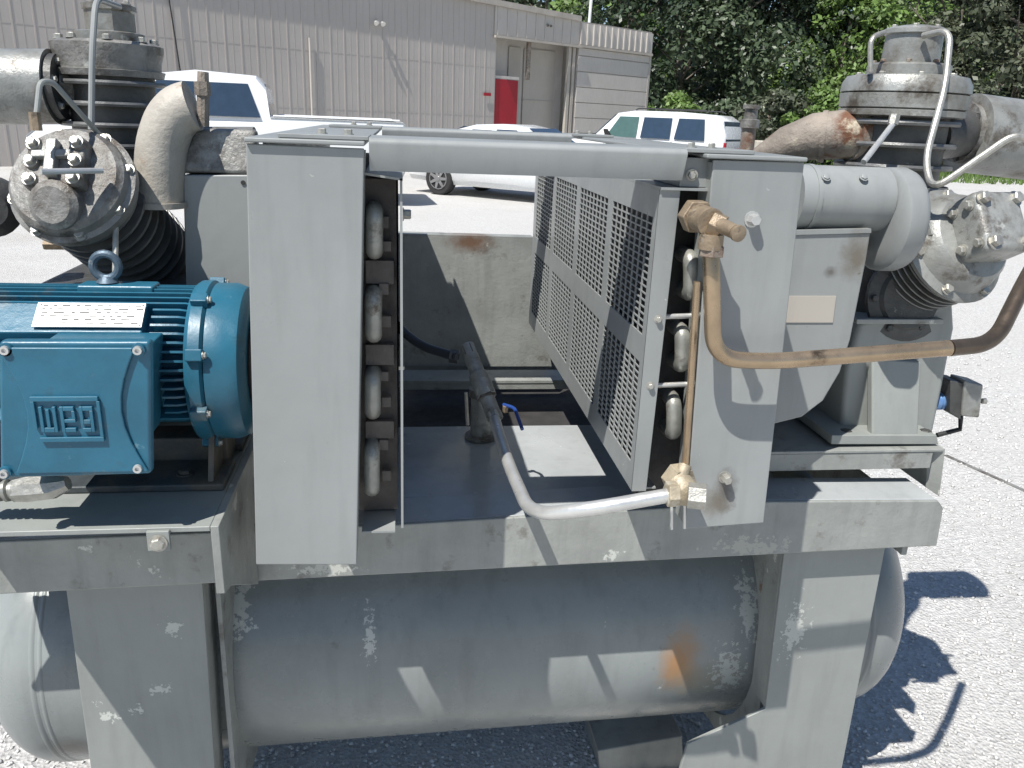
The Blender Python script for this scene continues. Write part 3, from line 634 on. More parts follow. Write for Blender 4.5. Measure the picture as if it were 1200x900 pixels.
def pump_left():
    t = thing('compressor_pump', (-.55, 1.6, .93), 'oily two-stage compressor pump behind the blue motor at the left', 'compressor', 'two-stage compressor pumps on the skid')
    Y = 1.85
    k = 1.0
    c = at(142, 200, Y=Y); X = c.x; R = .100
    zt = at(142, 50, Y=Y).z
    zb = 1.20
    fin_stack((X, Y, zb), (0, 0, 1), zt-.055-zb, 9, .082, .103, t)
    MB().lathe([(0, .100), (.012, .104), (.013, .096), (.03, .098), (.045, .103), (.06, .104), (.066, .09)], (X, Y, zt-.066+.0), (0, 0, 1), 40).build('cylinder_head', cast, t, angle=30)
    ring_bolts((X, Y, zt), (0, 0, 1), .086, 8, .008, t, .3)
    z2 = zt
    MB().lathe([(0, .066), (.016, .066), (.018, .060)], (X+.005, Y, z2), (0, 0, 1), 32).build('valve_flange', cast_grey, t)
    MB().lathe([(.018, .046), (.055, .046), (.058, .05), (.068, .05), (.07, .046)], (X+.01, Y, z2), (0, 0, 1), 8).build('valve_chamber', cast_grey, t)
    ring_bolts((X+.01, Y, z2+.07), (0, 0, 1), .036, 6, .006, t, .1)
    # silencer drum with flange
    a = at(-60, 102, Y=1.8); b_ = at(66, 102, Y=1.8); ax = b_-a
    MB().lathe([(0, .070), (ax.length-.002, .070)], a, ax, 36).build('intake_silencer', cast_grey, t)
    MB().lathe([(0, .062), (.014, .062)], b_, ax, 30).build('silencer_flange', finm, t)
    ring_bolts(b_+ax.normalized()*.014, ax, .05, 6, .006, t)
    MB().tube([b_, b_+Vector((.04, .02, -.01)), (X-.08, Y, b_.z-.02)], [.035, .03, .03], 16).build('intake_neck', cast, t)
    # HP cylinder, leaning towards the viewer
    P1 = at(30, 166, Y=1.30); P0 = at(170, 296, Y=1.64); ax = P1-P0; L = ax.length; axn = ax.normalized()
    fin_stack(P0, axn, L*.62, 9, .064, .088, t)
    MB().lathe([(0, .075), (.004, .098), (.022, .100), (.026, .092), (.040, .090), (.05, .082), (.056, .055)], P0+axn*L*.62, axn, 40).build('hp_head', cast, t, angle=28)
    H = P0+axn*(L*.62+.040)
    ring_bolts(P0+axn*(L*.62+.024), axn, .091, 8, .0075, t, .2, zinc)
    u = Vector((1, 0, 0)); u = (u-axn*u.dot(axn)).normalized(); v = axn.cross(u)
    if v.z < 0: v = -v
    blk = MB().obox(H+axn*.022+v*.010, u*.044, v*.040, axn*.016).build('valve_block', cast, t, .004)
    for i in (-1, 1):
        for j in (-1, .0, 1):
            c = H+axn*.036+v*(.010+j*.030)+u*i*.033
            MB().lathe([(0, .013), (.006, .011)], c, axn, 12).build('boss', cast, blk)
            hexbolt(c+axn*.006, axn, .0078, .010, blk)
    MB().obox(H+axn*.046+v*.012, u*.008, v*.030, axn*.008).build('block_rib', cast_grey, blk, .002)
    MB().obox(H+axn*.046+v*.018, u*.030, v*.006, axn*.006).build('block_rib', cast_grey, blk, .002)
    MB().lathe([(0, .040), (.02, .038), (.028, .028)], H+axn*.01-v*.048, axn-v*.5, 20).build('discharge_cover', blue if False else cast, t)
    # crankcase
    MB().box((-.66, 1.48, .905), (-.33, 1.95, 1.185)).build('crankcase', finm, t, .03, 4)
    MB().lathe([(0, .11), (.02, .11), (.03, .09)], (-.5, 1.48, 1.05), (0, -1, 0), 32).build('bearing_cover', finm, t)
    MB().tube([P0-axn*.08, P0], [.085, .075], 24).build('cylinder_base', finm, t)
    # discharge elbow casting
    pts = [at(187, 240, Y=1.5), at(186, 215, Y=1.5), at(189, 170, Y=1.5), at(199, 142, Y=1.5), at(212, 128, Y=1.5), at(226, 124, Y=1.5)]
    MB().tube(arc_path(pts, .03, 4), .041, 20).build('discharge_elbow', elbm, t)
    MB().lathe([(0, .046), (.010, .046)], pts[0]+Vector((0, 0, -.004)), (0, 0, 1), 24).build('elbow_flange', elbm, t)
    MB().tube([at(163, 228, Y=1.5), at(200, 228, Y=1.5)], .024, 16).build('elbow_boss', elbm, t)
    MB().tube([at(238, 148, Y=1.5), at(238, 112, Y=1.5), at(238, 84, Y=1.5)], [.010, .010, .009], 10).build('relief_nipple', rusty, t)
    MB().lathe([(0, .013), (.022, .013)], at(238, 112, Y=1.5), (0, 0, 1), 6).build('nipple_nut', rusty, t)
    # air lines
    MB().tube(arc_path([at(107, 152, Y=1.60), at(108, 60, Y=1.62), at(112, -2, Y=1.66), at(140, 8, Y=1.80)], .03, 6), .0055, 10).build('air_line', paint_panel, t)
    MB().tube(arc_path([at(42, 142, Y=1.34), at(47, 95, Y=1.36), at(62, 96, Y=1.38), at(150, 196, Y=1.5)], .022, 6), .0042, 10).build('air_line', paint, t)
    MB().lathe([(0, .008), (.026, .008)], at(43, 153, Y=1.34), (0, 0, 1), 6).build('line_nut', brass, t)
    MB().tube([at(48, 201, Y=1.30), at(120, 200, Y=1.36)], .0045, 10).build('air_line', steel, t)
    MB().tube([at(135, 320, Y=1.35), at(136, 235, Y=1.4)], .0045, 10).build('air_line', zinc, t)
    # drain fitting
    MB().tube([at(52, 287, Y=1.5), at(76, 287, Y=1.5)], .009, 6).build('drain_fitting', brass, t)
    # dark round cover at the far left
    MB().lathe([(0, .05), (.05, .05), (.07, .03)], at(-8, 240, Y=1.55), (.3, -1, 0), 24).build('end_cap', finm, t)
    return t
pump_left()

def pump_right():
    t = thing('compressor_pump', (1.1, 1.6, ZRIS), 'grey two-stage compressor pump at the right end against the trees', 'compressor', 'two-stage compressor pumps on the skid')
    Y = 1.66
    X = at(1056, 130, Y=Y).x; zt = at(1062, 90, Y=Y).z
    lean = Vector((0, 0, 1))
    zb = 1.16
    fin_stack((X, Y, zb), lean, zt-.065-zb, 9, .095, .117, t)
    MB().lathe([(0, .114), (.003, .122), (.014, .123), (.016, .117), (.018, .123), (.044, .125), (.046, .119), (.048, .125), (.064, .124), (.078, .116), (.081, .10)], (X, Y, zt-.080), lean, 44).build('cylinder_head', cast_grey, t, angle=28)
    MB().lathe([(0, .080), (.022, .080), (.026, .074)], (X, Y, zt-.002), lean, 36).build('valve_flange', cast_grey, t)
    MB().lathe([(.0, .056), (.055, .054), (.058, .060), (.066, .060), (.070, .052), (.074, .03)], (X, Y, zt+.022), lean, 32).build('valve_chamber', cast_grey, t, angle=28)
    ring_bolts((X, Y, zt-.003), lean, .094, 8, .007, t, .5); ring_bolts((X, Y, zt+.024), lean, .068, 8, .0055, t, .2, rusty)
    ring_bolts((X, Y, zt+.09), lean, .045, 6, .0055, t, .2)
    # silencer drum to the right
    a = at(1132, 156, Y=1.74); b_ = at(1290, 176, Y=1.74); ax = b_-a
    MB().lathe([(0, .084), (.22, .084), (.23, .07)], a, ax, 40).build('intake_silencer', cast_grey, t)
    MB().lathe([(0, .064), (.012, .064)], a-ax.normalized()*.0125, ax, 30).build('silencer_flange', cast, t)
    ring_bolts(a-ax.normalized()*.0125, -ax, .053, 6, .007, t, .4, finm)
    MB().tube([(X+.07, Y, a.z-.01), a], [.05, .05], 20).build('intake_neck', finm, t)
    # rusty suction elbow to the left of the head
    pts = [at(888, 185, Y=1.75), at(920, 170, Y=1.72), at(955, 160, Y=1.70), at(985, 158, Y=1.67), at(1040, 160, Y=1.66)]
    MB().tube(pts, [.022, .038, .048, .050, .048], 24).build('suction_elbow', rusty, t)
    MB().tube([at(962, 160, Y=1.695), at(968, 160, Y=1.69)], .053, 24).build('elbow_flange', rusty, t)
    MB().tube([at(996, 158, Y=1.665), at(1006, 158, Y=1.665)], .054, 24).build('elbow_flange', rusty, t)
    # intercooler duct and its rounded end
    yd = 1.38; a = at(925, 231, Y=yd); e = at(1030, 233, Y=yd); z = a.z
    MB().lathe([(0, .056), (e.x-a.x, .056)], (a.x, yd, z), (1, 0, 0), 32).build('intercooler_duct', paint_panel, t)
    MB().lathe([(0, .0578), (.008, .0578)], (at(941, 231, Y=yd).x, yd, z), (1, 0, 0), 32).build('duct_band', paint_panel, t)
    q = at(1026, 257, Y=yd); MB().lathe([(0, .055), (.004, .084), (.010, .091), (.036, .092), (.046, .088), (.052, .078), (.054, .06)], q, (1, 0, 0), 44).build('duct_end', paint_panel, t, angle=40)
    for px in (968, 1012): hexbolt(at(px, 208, Y=yd-.045), (0, -.7, .7), .006, .004, t, paint_panel)
    c = at(1003, 283, Y=1.40); MB().tube([c, c+Vector((.022, 0, -.004))], .012, 12).build('stub_pipe', rusty, t)
    # HP cylinder leaning out to the right
    P0 = at(1066, 312, Y=1.53); P1 = at(1200, 250, Y=1.31); axn = (P1-P0).normalized()
    MB().lathe([(-.06, .080), (-.05, .086), (0, .088), (.022, .088), (.034, .084), (.036, .07)], P0, axn, 44).build('cylinder_base', finm, t, angle=28)
    MB().tube([P0+Vector((-.02, 0, .0)), P0+Vector((-.03, .02, -.14))], [.085, .095], 28).build('cylinder_foot', finm, t)
    fin_stack(P0+axn*.0, axn, .100, 7, .080, .106, t)
    hb = P0+axn*.100
    MB().lathe([(0, .085), (.003, .113), (.012, .115), (.017, .107), (.020, .100), (.050, .088), (.058, .080), (.064, .055)], hb, axn, 44).build('hp_head', cast_grey, t, angle=28)
    ring_bolts(hb+axn*.016, axn, .101, 7, .0095, t, .25, zinc)
    u = Vector((0, 0, 1)); u = (u-axn*u.dot(axn)).normalized(); v = axn.cross(u)
    blk = MB().obox(hb+axn*.090+u*.004, u*.058, v*.054, axn*.036).build('valve_block', cast_grey, t, .014, 4)
    for i in (-1, 1):
        for j in (-1, 1): hexbolt(hb+axn*.123+u*(i*.041+.004)+v*j*.039, axn, .011, .013, blk)
    sv = v if v.y < 0 else -v
    for i in (-1, 1):
        for px in (.072, .108): hexbolt(hb+axn*px+sv*.054+u*(i*.036+.004), sv, .008, .010, blk)
    MB().obox(hb+axn*.040+sv*.090+u*.02, u*.012, axn*.010, sv*.0015).build('cast_mark', cast_grey, t, .001)
    q = at(902, 402, Y=1.44); MB().lathe([(0, .120), (.008, .150), (.02, .155), (.26, .155)], q, (0, 1, 0), 48).build('flywheel_housing', cast_grey, t, angle=40)
    # crankcase: sloping box with rounded shoulders, end face, feet
    Yc = 1.45
    P = [at(1008, 377, Y=Yc), at(1118, 350, Y=Yc), at(1120, 385, Y=Yc), at(1106, 455, Y=Yc), at(1094, 512, Y=Yc), at(985, 512, Y=Yc), at(992, 430, Y=Yc)]
    MB().slab(P, (0, .42, 0)).build('crankcase', paint, t, .012, 4)
    MB().slab([at(1004, 374, Y=1.435), at(1106, 374, Y=1.435), at(1106, 380, Y=1.435), at(1004, 380, Y=1.435)], (0, .014, 0)).build('crankcase_ledge', paint_dirty, t, .002)
    MB().lathe([(0, .088), (.010, .088), (.013, .066), (.02, .06)], at(1062, 348, Y=1.47), (0, -1, .15), 32).build('bearing_cover', finm, t)
    ring_bolts(at(1062, 348, Y=1.46), (0, -1, .15), .069, 6, .007, t, .3, finm)
    b = MB().slab([at(975, 510, Y=1.395), at(1098, 510, Y=1.395), at(1100, 521, Y=1.395), at(974, 521, Y=1.395)], (0, .48, 0)); b.build('foot', paint, t, .002)
    MB().slab([at(1022, 420, Y=1.435), at(1080, 424, Y=1.435), at(1076, 511, Y=1.40), at(1022, 511, Y=1.40)], (0, .02, 0)).build('foot_web', paint, t, .004)
    for px in (991, 1084): hexbolt(at(px, 509, Y=1.42), (0, 0, 1), .012, .010, t, finm)
    # thin air lines
    MB().tube(arc_path([at(1082, 42, Y=1.60), at(1114, 34, Y=1.54), at(1108, 100, Y=1.50), at(1084, 188, Y=1.44), at(1092, 224, Y=1.38), at(1190, 156, Y=1.34), at(1215, 170, Y=1.34)], .035, 7), .0062, 10).build('air_line', zinc, t)
    MB().tube([at(1012, 190, Y=1.46), at(1049, 142, Y=1.53)], .0055, 10).build('air_line', steel, t)
    MB().lathe([(0, .010), (.018, .010)], at(1046, 146, Y=1.527), (.2, .2, 1), 6).build('line_nut', zinc, t)
    MB().tube(arc_path([at(1020, 84, Y=1.60), at(1020, 44, Y=1.60), at(1036, 38, Y=1.62)], .02, 6), .005, 10).build('air_line', zinc, t)
    return t
pump_right()

# upright belt guards behind the cabinets
def belt_guards():
    t = thing('belt_guard', (.78, 1.45, .81), 'tapered grey belt guard with rounded bottom beside the right cooler cabinet', 'belt guard', 'belt guards behind the cabinets')
    Yg = 1.325
    pr = [(900, 274), (1021, 272), (1016, 303), (997, 398), (985, 436), (965, 470), (940, 489), (908, 497), (870, 492)]
    MB().slab([at(a, b_, Y=Yg) for a, b_ in pr], (0, .10, 0)).build('shell', paint_panel, t, .004, 3)
    MB().slab([at(a, b_, Y=Yg-.003) for a, b_ in ((905, 271), (1021, 268), (1021, 273), (905, 276))], (0, .012, 0)).build('top_lip', paint_panel, t)
    MB().slab([at(a, b_, Y=Yg-.002) for a, b_ in ((912, 347), (980, 347), (976, 378), (912, 378))], (0, .003, 0)).build('repair_plate', wall_d, t)
    t = thing('belt_guard', (-.34, 1.5, .81), 'flat grey belt guard half in shade between the left pump and cabinet', 'belt guard', 'belt guards behind the cabinets')
    Yg = 1.50
    pr = [(214, 205), (300, 205), (302, 350), (218, 338)]
    MB().slab([at(a, b_, Y=Yg) for a, b_ in pr] , (0, .10, 0)).build('shell', paint_panel, t, .003)
    b = MB(); a = at(205, 176, Y=1.56); c = at(300, 176, Y=1.56)
    b.lathe([(0, .040), ((c-a).length, .040)], a, c-a, 28); b.build('intercooler_duct', cast, t)
    MB().slab([at(212, 150, Y=1.52), at(300, 152, Y=1.52), at(300, 205, Y=1.502), at(212, 202, Y=1.502)], (0, .03, 0)).build('duct_face', cast, t, .008, 3)
    c = at(285, 214, Y=Yg); MB().lathe([(0, .004), (.002, .004)], c, (0, -1, 0), 12).build('hole_plug', dark, t)
belt_guards()

# ================================================================== PIPES AND FITTINGS
def pipes():
    Y = 1.052
    # copper discharge line
    t = thing('copper_pipe', at(850, 430, Y=Y), 'bent copper discharge pipe running from the brass elbow across to the right pump', 'pipe')
    c = [at(833, 288, Y=Y+.01), at(834, 330, Y=Y), at(836, 420, Y=Y), at(900, 424, Y=Y), at(1000, 416, Y=Y), at(1112, 408, Y=Y)]
    p = arc_path([c[0], c[1], c[2], c[3], c[5]], .075, 12)
    MB().tube(p, .0118, 20).build('copper_run', copper, t)
    q = arc_path([at(1112, 408, Y=Y), at(1165, 403, Y=Y+.02), at(1205, 322, Y=Y+.10), at(1225, 290, Y=1.28)], .07, 12)
    MB().tube(q, .0122, 20).build('hot_end', copper_dark, t)
    # brass elbow fitting
    t = thing('brass_elbow', at(835, 295, Y=1.08), 'heavy brass elbow fitting bolted into the cabinet gap above the copper pipe', 'pipe fitting')
    a = at(812, 252, Y=1.10); b_ = at(836, 262, Y=1.035); d_ = b_-a
    MB().lathe([(0, .024), (.020, .024)], a, d_, 6, (0, 0, 1)).build('large_nut', brass, t, .002)
    MB().tube([a+d_*.2, a+d_*.9], [.018, .019], 20).build('elbow_body', brass, t)
    MB().lathe([(0, .017), (.018, .017)], b_-d_.normalized()*.012+Vector((.002, 0, -.0)), (.8, -.5, -.35), 6, (0, 0, 1)).build('side_nut', brass, t, .001)
    e = b_+Vector((.010, -.004, -.002)); f = at(862, 272, Y=1.0)
    MB().tube([e, f], [.010, .0095], 14).build('plug_stem', brass, t)
    MB().lathe([(0, .0085), (.004, .011), (.008, .011), (.010, .006)], f, f-e, 16).build('plug_cap', brass, t)
    MB().lathe([(0, .0165), (.020, .0165)], at(832, 292, Y=1.044), (0, 0, 1), 20).build('elbow_drop', brass, t)
    MB().lathe([(0, .0175), (.014, .0175)], at(833, 300, Y=1.044), (0, 0, 1), 6).build('union_nut', rusty, t, .001)
    # lower valve body
    t = thing('brass_tee', at(805, 600, Y=1.06), 'limescaled brass tee fitting at the foot of the right cabinet', 'pipe fitting')
    a = at(793, 560, Y=1.09); b_ = at(806, 575, Y=1.05)
    MB().lathe([(0, .025), (.024, .025)], a-Vector((0, -.01, .0)), (.25, -1, -.15), 6, (0, 0, 1)).build('back_nut', brass_dry, t, .001)
    MB().lathe([(0, .021), (.026, .022), (.032, .018), (.036, .012)], a-Vector((0, .010, .004)), (.35, -1, -.35), 20).build('tee_body', brass_dry, t)
    MB().lathe([(0, .0195), (.026, .0195)], at(809, 580, Y=1.03)+Vector((-.004, 0, 0)), (1, -.35, .02), 6, (0, 0, 1)).build('end_plug', zinc, t, .001)
    MB().lathe([(0, .019), (.016, .019)], at(781, 579, Y=1.03), (1, 0, 0), 6, (0, 0, 1)).build('union_nut', brass_dry, t, .001)
    MB().tube([at(803, 545, Y=1.085), at(797, 562, Y=1.075)], .010, 12).build('riser_stub', brass_dry, t)
    for px, yb in ((787, 620), (802, 619)): MB().tube([at(px, 590, Y=1.07), at(px, yb, Y=1.075)], .0025, 8).build('tail_wire', steel, t)
    # silver line
    t = thing('steel_pipe', at(640, 600, Y=1.08), 'bright steel pipe curving from the brass tee up to the valve stand', 'pipe')
    p = arc_path([at(786, 580, Y=1.03), at(690, 597, Y=1.035), at(622, 604, Y=1.10), at(594, 540, Y=1.30), at(580, 492, Y=1.47)], .085, 12)
    MB().tube(p, .0108, 20).build('pipe_run', steel, t)
    # valve stand on the deck
    base = at(563, 512, Z=.803)
    t = thing('valve_stand', base, 'grimy upright pipe stand with angled union and blue lever valve on the deck', 'valve')
    MB().lathe([(0, .036), (.006, .036), (.009, .028)], base, (0, 0, 1), 28).build('base_flange', cast, t)
    zt = at(562, 462, Y=base.y).z
    MB().tube([base, Vector((base.x, base.y, zt))], .0235, 20).build('standpipe', cast_grey, t)
    MB().lathe([(0, .029), (.018, .029)], (base.x, base.y, zt-.004), (0, 0, 1), 24).build('coupling', cast, t)
    A = at(581, 492, Y=1.48); Bq = at(547, 405, Y=1.60)
    MB().tube([A, A.lerp(Bq, .3), A.lerp(Bq, .31), A.lerp(Bq, .6), A.lerp(Bq, .61), Bq], [.015, .015, .020, .020, .0155, .0155], 20).build('angled_body', cast_grey, t)
    MB().lathe([(0, .020), (.02, .020)], A.lerp(Bq, .28), Bq-A, 6).build('union_nut', cast, t, .001)
    MB().lathe([(0, .0165), (.016, .0165)], A.lerp(Bq, .0), Bq-A, 6).build('union_nut', zinc, t, .001)
    MB().lathe([(0, .016), (.022, .016)], A.lerp(Bq, .86), Bq-A, 6).build('union_nut', cast, t, .001)
    MB().tube([A.lerp(Bq, .45), Vector((base.x, base.y, zt+.006))], .016, 16).build('branch', cast, t)
    MB().tube([at(548, 498, Y=1.64), at(546, 460, Y=1.64)], .004, 8).build('stay_rod', zinc, t)
    c = at(592, 482, Y=1.46)
    MB().lathe([(0, .006), (.014, .006)], c, (0, -.3, 1), 6).build('valve_stem', brass, t)
    MB().tube(arc_path([c+Vector((-.004, 0, .014)), at(603, 478, Y=1.44), at(612, 503, Y=1.38)], .01, 5), .0034, 8).build('lever_handle', bluep, t)
    # hose behind
    t = thing('rubber_hose', at(500, 410, Y=1.7), 'dark hose sagging from the left cabinet to the top of the valve stand', 'hose')
    p = arc_path([at(455, 372, Y=1.75), at(490, 405, Y=1.7), at(535, 418, Y=1.62)], .08, 8)
    MB().tube(p, .0098, 14).build('hose_body', mat('hose_dark', (.06, .065, .075), .35, metal=.3, bump=.05), t)
    MB().lathe([(0, .014), (.018, .014)], at(527, 417, Y=1.63), (1, -.2, -.1), 6).build('hose_nut', finm, t)
    # pressure switch at the right pump
    t = thing('pressure_switch', at(1125, 490, Y=1.48), 'small grey switch box on a blue fitting right of the pump', 'switch box')
    a = at(1094, 470, Y=1.48); b_ = at(1118, 469, Y=1.48)
    MB().lathe([(0, .017), (.008, .019), (.010, .015), (.014, .019), (.020, .019), (.022, .015), (.034, .014)], a, b_-a, 20).build('blue_fitting', bluef, t)
    MB().slab([at(1114, 446, Y=1.45), at(1130, 449, Y=1.45), at(1126, 492, Y=1.45), at(1113, 484, Y=1.45)], (0, .055, 0)).build('mounting_plate', finm, t, .002)
    MB().slab([at(1131, 446, Y=1.445), at(1153, 451, Y=1.445), at(1148, 490, Y=1.445), at(1127, 488, Y=1.445)], (0, .05, 0)).build('switch_cover', cast_grey, t, .004, 3)
    MB().lathe([(0, .006), (.008, .006)], at(1151, 470, Y=1.46), (1, 0, 0), 12).build('cover_screw', zinc, t)
    MB().tube([at(1126, 488, Y=1.48), at(1125, 503, Y=1.48), at(1098, 510, Y=1.48)], .0052, 8).build('cable', black, t)
    # standing pipe behind the right cabinet
    p0 = at(878, 192, Y=2.3)
    t = thing('vent_pipe', (p0.x, 2.3, .9), 'rusty vent pipe with a pale cap rising behind the right cabinet', 'pipe')
    MB().tube([Vector((p0.x, 2.3, .90)), at(878, 147, Y=2.3)], .020, 16).build('riser', rusty, t)
    MB().lathe([(0, .027), (.022, .027), (.024, .018), (.05, .018), (.052, .024), (.062, .024)], at(878, 150, Y=2.3), (0, 0, 1), 12).build('cap', cast, t)
pipes()

# ================================================================== VEHICLES
def wheel(parent, c, side, r=.36, wd=.22):
    """c: hub centre in the car's own axes; side: outward y direction"""
    b = MB().lathe([(0, r*.62), (0, r*.93), (wd*.1, r), (wd*.9, r), (wd, r*.93), (wd, r*.62)], Vector(c)-Vector((0, side*wd/2, 0)), (0, side, 0), 32)
    w_ = b.build('wheel', tyre, parent); w_.parent = parent
    rb = MB().lathe([(wd*.97, r*.60), (wd*1.0, r*.66), (wd*1.06, r*.655), (wd*1.06, r*.60)], Vector(c)-Vector((0, side*wd/2, 0)), (0, side, 0), 32); rb.f = rb.f[:-2]; rb.build('rim', rim, w_)
    m = MB()
    for k in range(7):
        a = 2*PI*k/7; d = Vector((math.cos(a), 0, math.sin(a))); e = Vector((-math.sin(a), 0, math.cos(a)))
        m.slab([Vector(c)+Vector((0, side*wd*.505, 0))+d*.04-e*.035, Vector(c)+Vector((0, side*wd*.505, 0))+d*.04+e*.035,
                Vector(c)+Vector((0, side*wd*.505, 0))+d*r*.62+e*.022, Vector(c)+Vector((0, side*wd*.505, 0))+d*r*.62-e*.022], (0, side*.02, 0))
    m.lathe([(0, .06), (.03, .05)], Vector(c)+Vector((0, side*wd*.505, 0)), (0, side, 0), 14)
    m.build('rim_spokes', rim, w_)
def vehicle(name, label, cat, st, rings_w, wheels, wr, windows, loc, heading, extra=None, bedx=None):
    """st: list of (x, z_bottom, z_belt, z_top); widths (low, belt, top)"""
    t = thing(name, (0, 0, 0), label, cat, None)
    wl, wb, wt = rings_w
    b = MB(); n = None; vs = []
    for (x, z0, z1, z2, nb) in st:
        a_, c_, d_ = wl*nb, wb*nb, (wb*nb if z2-z1 < .05 else wt*nb)
        h = z1-z0
        half = [(-a_*.9, z0), (-a_, z0+h*.15), (-c_*1.0, z0+h*.55), (-c_*.985, z1-.02), (-c_*.96, z1), (-d_*1.0, z2-.05 if z2-z1 > .1 else z2-.01), (-d_*.88, z2)]
        ring = half+[(-y, z) for y, z in half[::-1]]
        n = len(ring); vs += [Vector((x, y, z)) for y, z in ring]
    b.v = vs; m = len(st)
    b.f = [(i*n+k, (i+1)*n+k, (i+1)*n+(k+1) % n, i*n+(k+1) % n) for i in range(m-1) for k in range(n)] + [tuple(range(n)), tuple((m-1)*n+k for k in range(n-1, -1, -1))]
    b.build('body', carw, t, angle=32)
    for nm, pts, mt, off in windows:
        P = [Vector(p) for p in pts]; nr = (P[1]-P[0]).cross(P[2]-P[0]).normalized()
        cc = sum(P, Vector())/len(P)
        o_ = Vector(off)
        MB().slab([p+o_*.012 for p in P], o_*.012).build(nm, mt, t)
    for x in wheels:
        for s_ in (-1, 1):
            wheel(t, (x, s_*(wl-.08), wr), s_, wr)
    if extra: extra(t)
    t.location = loc; t.rotation_euler = (0, 0, heading)
    return t
def trim(t, xs, y, z0, z1, zh):
    for x in xs:
        for s_ in (-1, 1):
            MB().box((x-.006, s_*(y-.02), z0), (x+.006, s_*(y+.004), z1)).build('door_seam', black, t)
            MB().box((x-.24, s_*(y-.01), zh), (x-.08, s_*(y+.03), zh+.035)).build('door_handle', carw, t, .006)
def mir(pts): return [(x, -y, z) for x, y, z in pts]
def side_win(x0, x1, x2, x3, z0, z1, wb, wt, sgn):       # bottom x0..x1, top x3..x2
    return [(x0, sgn*wb, z0), (x1, sgn*wb, z0), (x2, sgn*wt, z1), (x3, sgn*wt, z1)]

# SUV: length axis x (front = +x)
def suv():
    st = [(-2.60, .45, 1.0, 1.02, .93), (-2.57, .40, 1.1, 1.35, .97), (-2.45, .38, 1.12, 1.72, .99), (-2.2, .35, 1.14, 1.86, 1), (-1.2, .32, 1.14, 1.92, 1), (0.2, .32, 1.14, 1.92, 1), (.75, .32, 1.12, 1.84, 1), (1.45, .32, 1.10, 1.16, 1), (2.3, .35, 1.04, 1.08, .97), (2.55, .40, .9, .95, .9), (2.62, .45, .75, .78, .85)]
    wins = []
    for s_ in (-1, 1):
        for a in ((-2.05, -1.15, -1.2, -1.95, 'quarter_window', glass), (-1.02, -.12, -.14, -1.0, 'side_window', glass), (.02, .98, .62, .02, 'side_window', glass_g)):
            wins.append((a[4], side_win(a[0], a[1], a[2], a[3], 1.17, 1.74, .985, .83, s_), a[5], (0, s_, 0.2)))
    wins.append(('rear_window', [(-2.57, -.78, 1.18), (-2.57, .78, 1.18), (-2.44, .70, 1.70), (-2.44, -.70, 1.70)], glass, (-1, 0, .2)))
    wins.append(('windscreen', [(1.42, -.8, 1.2), (1.42, .8, 1.2), (.82, .70, 1.78), (.82, -.70, 1.78)], glass, (1, 0, .6)))
    def ex(t):
        for s_ in (-1, 1):
            if s_ > 0: trim(t, (-1.08, -.05, 1.02), 1.0, .5, 1.13, 1.02)
            MB().tube([(-2.0, s_*.72, 1.93), (-1.9, s_*.72, 1.98), (.1, s_*.72, 1.98), (.2, s_*.72, 1.94)], .018, 6).build('roof_rail', black, t)
            MB().slab([(.80, s_*1.0, 1.16), (1.0, s_*1.0, 1.16), (.98, s_*1.18, 1.34), (.84, s_*1.18, 1.34)], (0, 0, .04)).build('wing_mirror', black, t)
            MB().box((-2.63, s_*.80, .85), (-2.585, s_*.93, 1.15)).build('tail_lamp', redm, t)
    return vehicle('parked_suv', 'white SUV with dark windows parked nose away beside the trees', 'suv', st, (.95, 1.0, .80), (-1.55, 1.5), .39, wins, (7.7, 23.6, 0), math.radians(180-52+0), ex)
s_ = suv()
s_.location = (7.4, 24.6, 0); s_.rotation_euler.z = math.radians(140)

def sedan():
    st = [(-2.25, .40, .78, .82, .88), (-2.15, .28, .92, .98, .96), (-1.6, .25, .96, 1.06, 1), (-1.15, .22, .97, 1.30, 1), (-.6, .22, .97, 1.43, 1), (0, .22, .96, 1.46, 1), (.5, .22, .95, 1.38, 1), (1.2, .22, .94, .99, 1), (1.9, .26, .84, .88, .97), (2.2, .32, .68, .70, .88)]
    wins = []
    for s_ in (-1, 1):
        wins.append(('side_window', side_win(-1.05, -.15, -.17, -.62, 1.0, 1.33, .905, .74, s_), glass, (0, s_, .3)))
        wins.append(('side_window', side_win(-.05, .95, .40, -.05, 1.0, 1.35, .905, .74, s_), glass, (0, s_, .3)))
    wins.append(('rear_window', [(-1.62, -.62, 1.08), (-1.62, .62, 1.08), (-.98, .55, 1.36), (-.98, -.55, 1.36)], glass, (-.6, 0, 1)))
    wins.append(('windscreen', [(1.16, -.66, 1.02), (1.16, .66, 1.02), (.56, .56, 1.38), (.56, -.56, 1.38)], glass, (.7, 0, 1)))
    def ex(t):
        for s_ in (-1, 1): MB().box((2.0, s_*.5, .62), (2.19, s_*.80, .74)).build('headlight', glass_g, t, .02)
    return vehicle('parked_sedan', 'low white sedan parked in front of the building with the red door', 'car', st, (.88, .92, .74), (-1.35, 1.35), .33, wins, (2.2, 16.2, 0), 0, ex)
s_ = sedan()
_w = Vector((.84, 17.4, 0)); _h = math.radians(-38)
s_.rotation_euler.z = _h
_off = Vector((-1.35*math.cos(_h)+.80*math.sin(_h), -1.35*math.sin(_h)-.80*math.cos(_h), 0))
s_.location = _w-_off

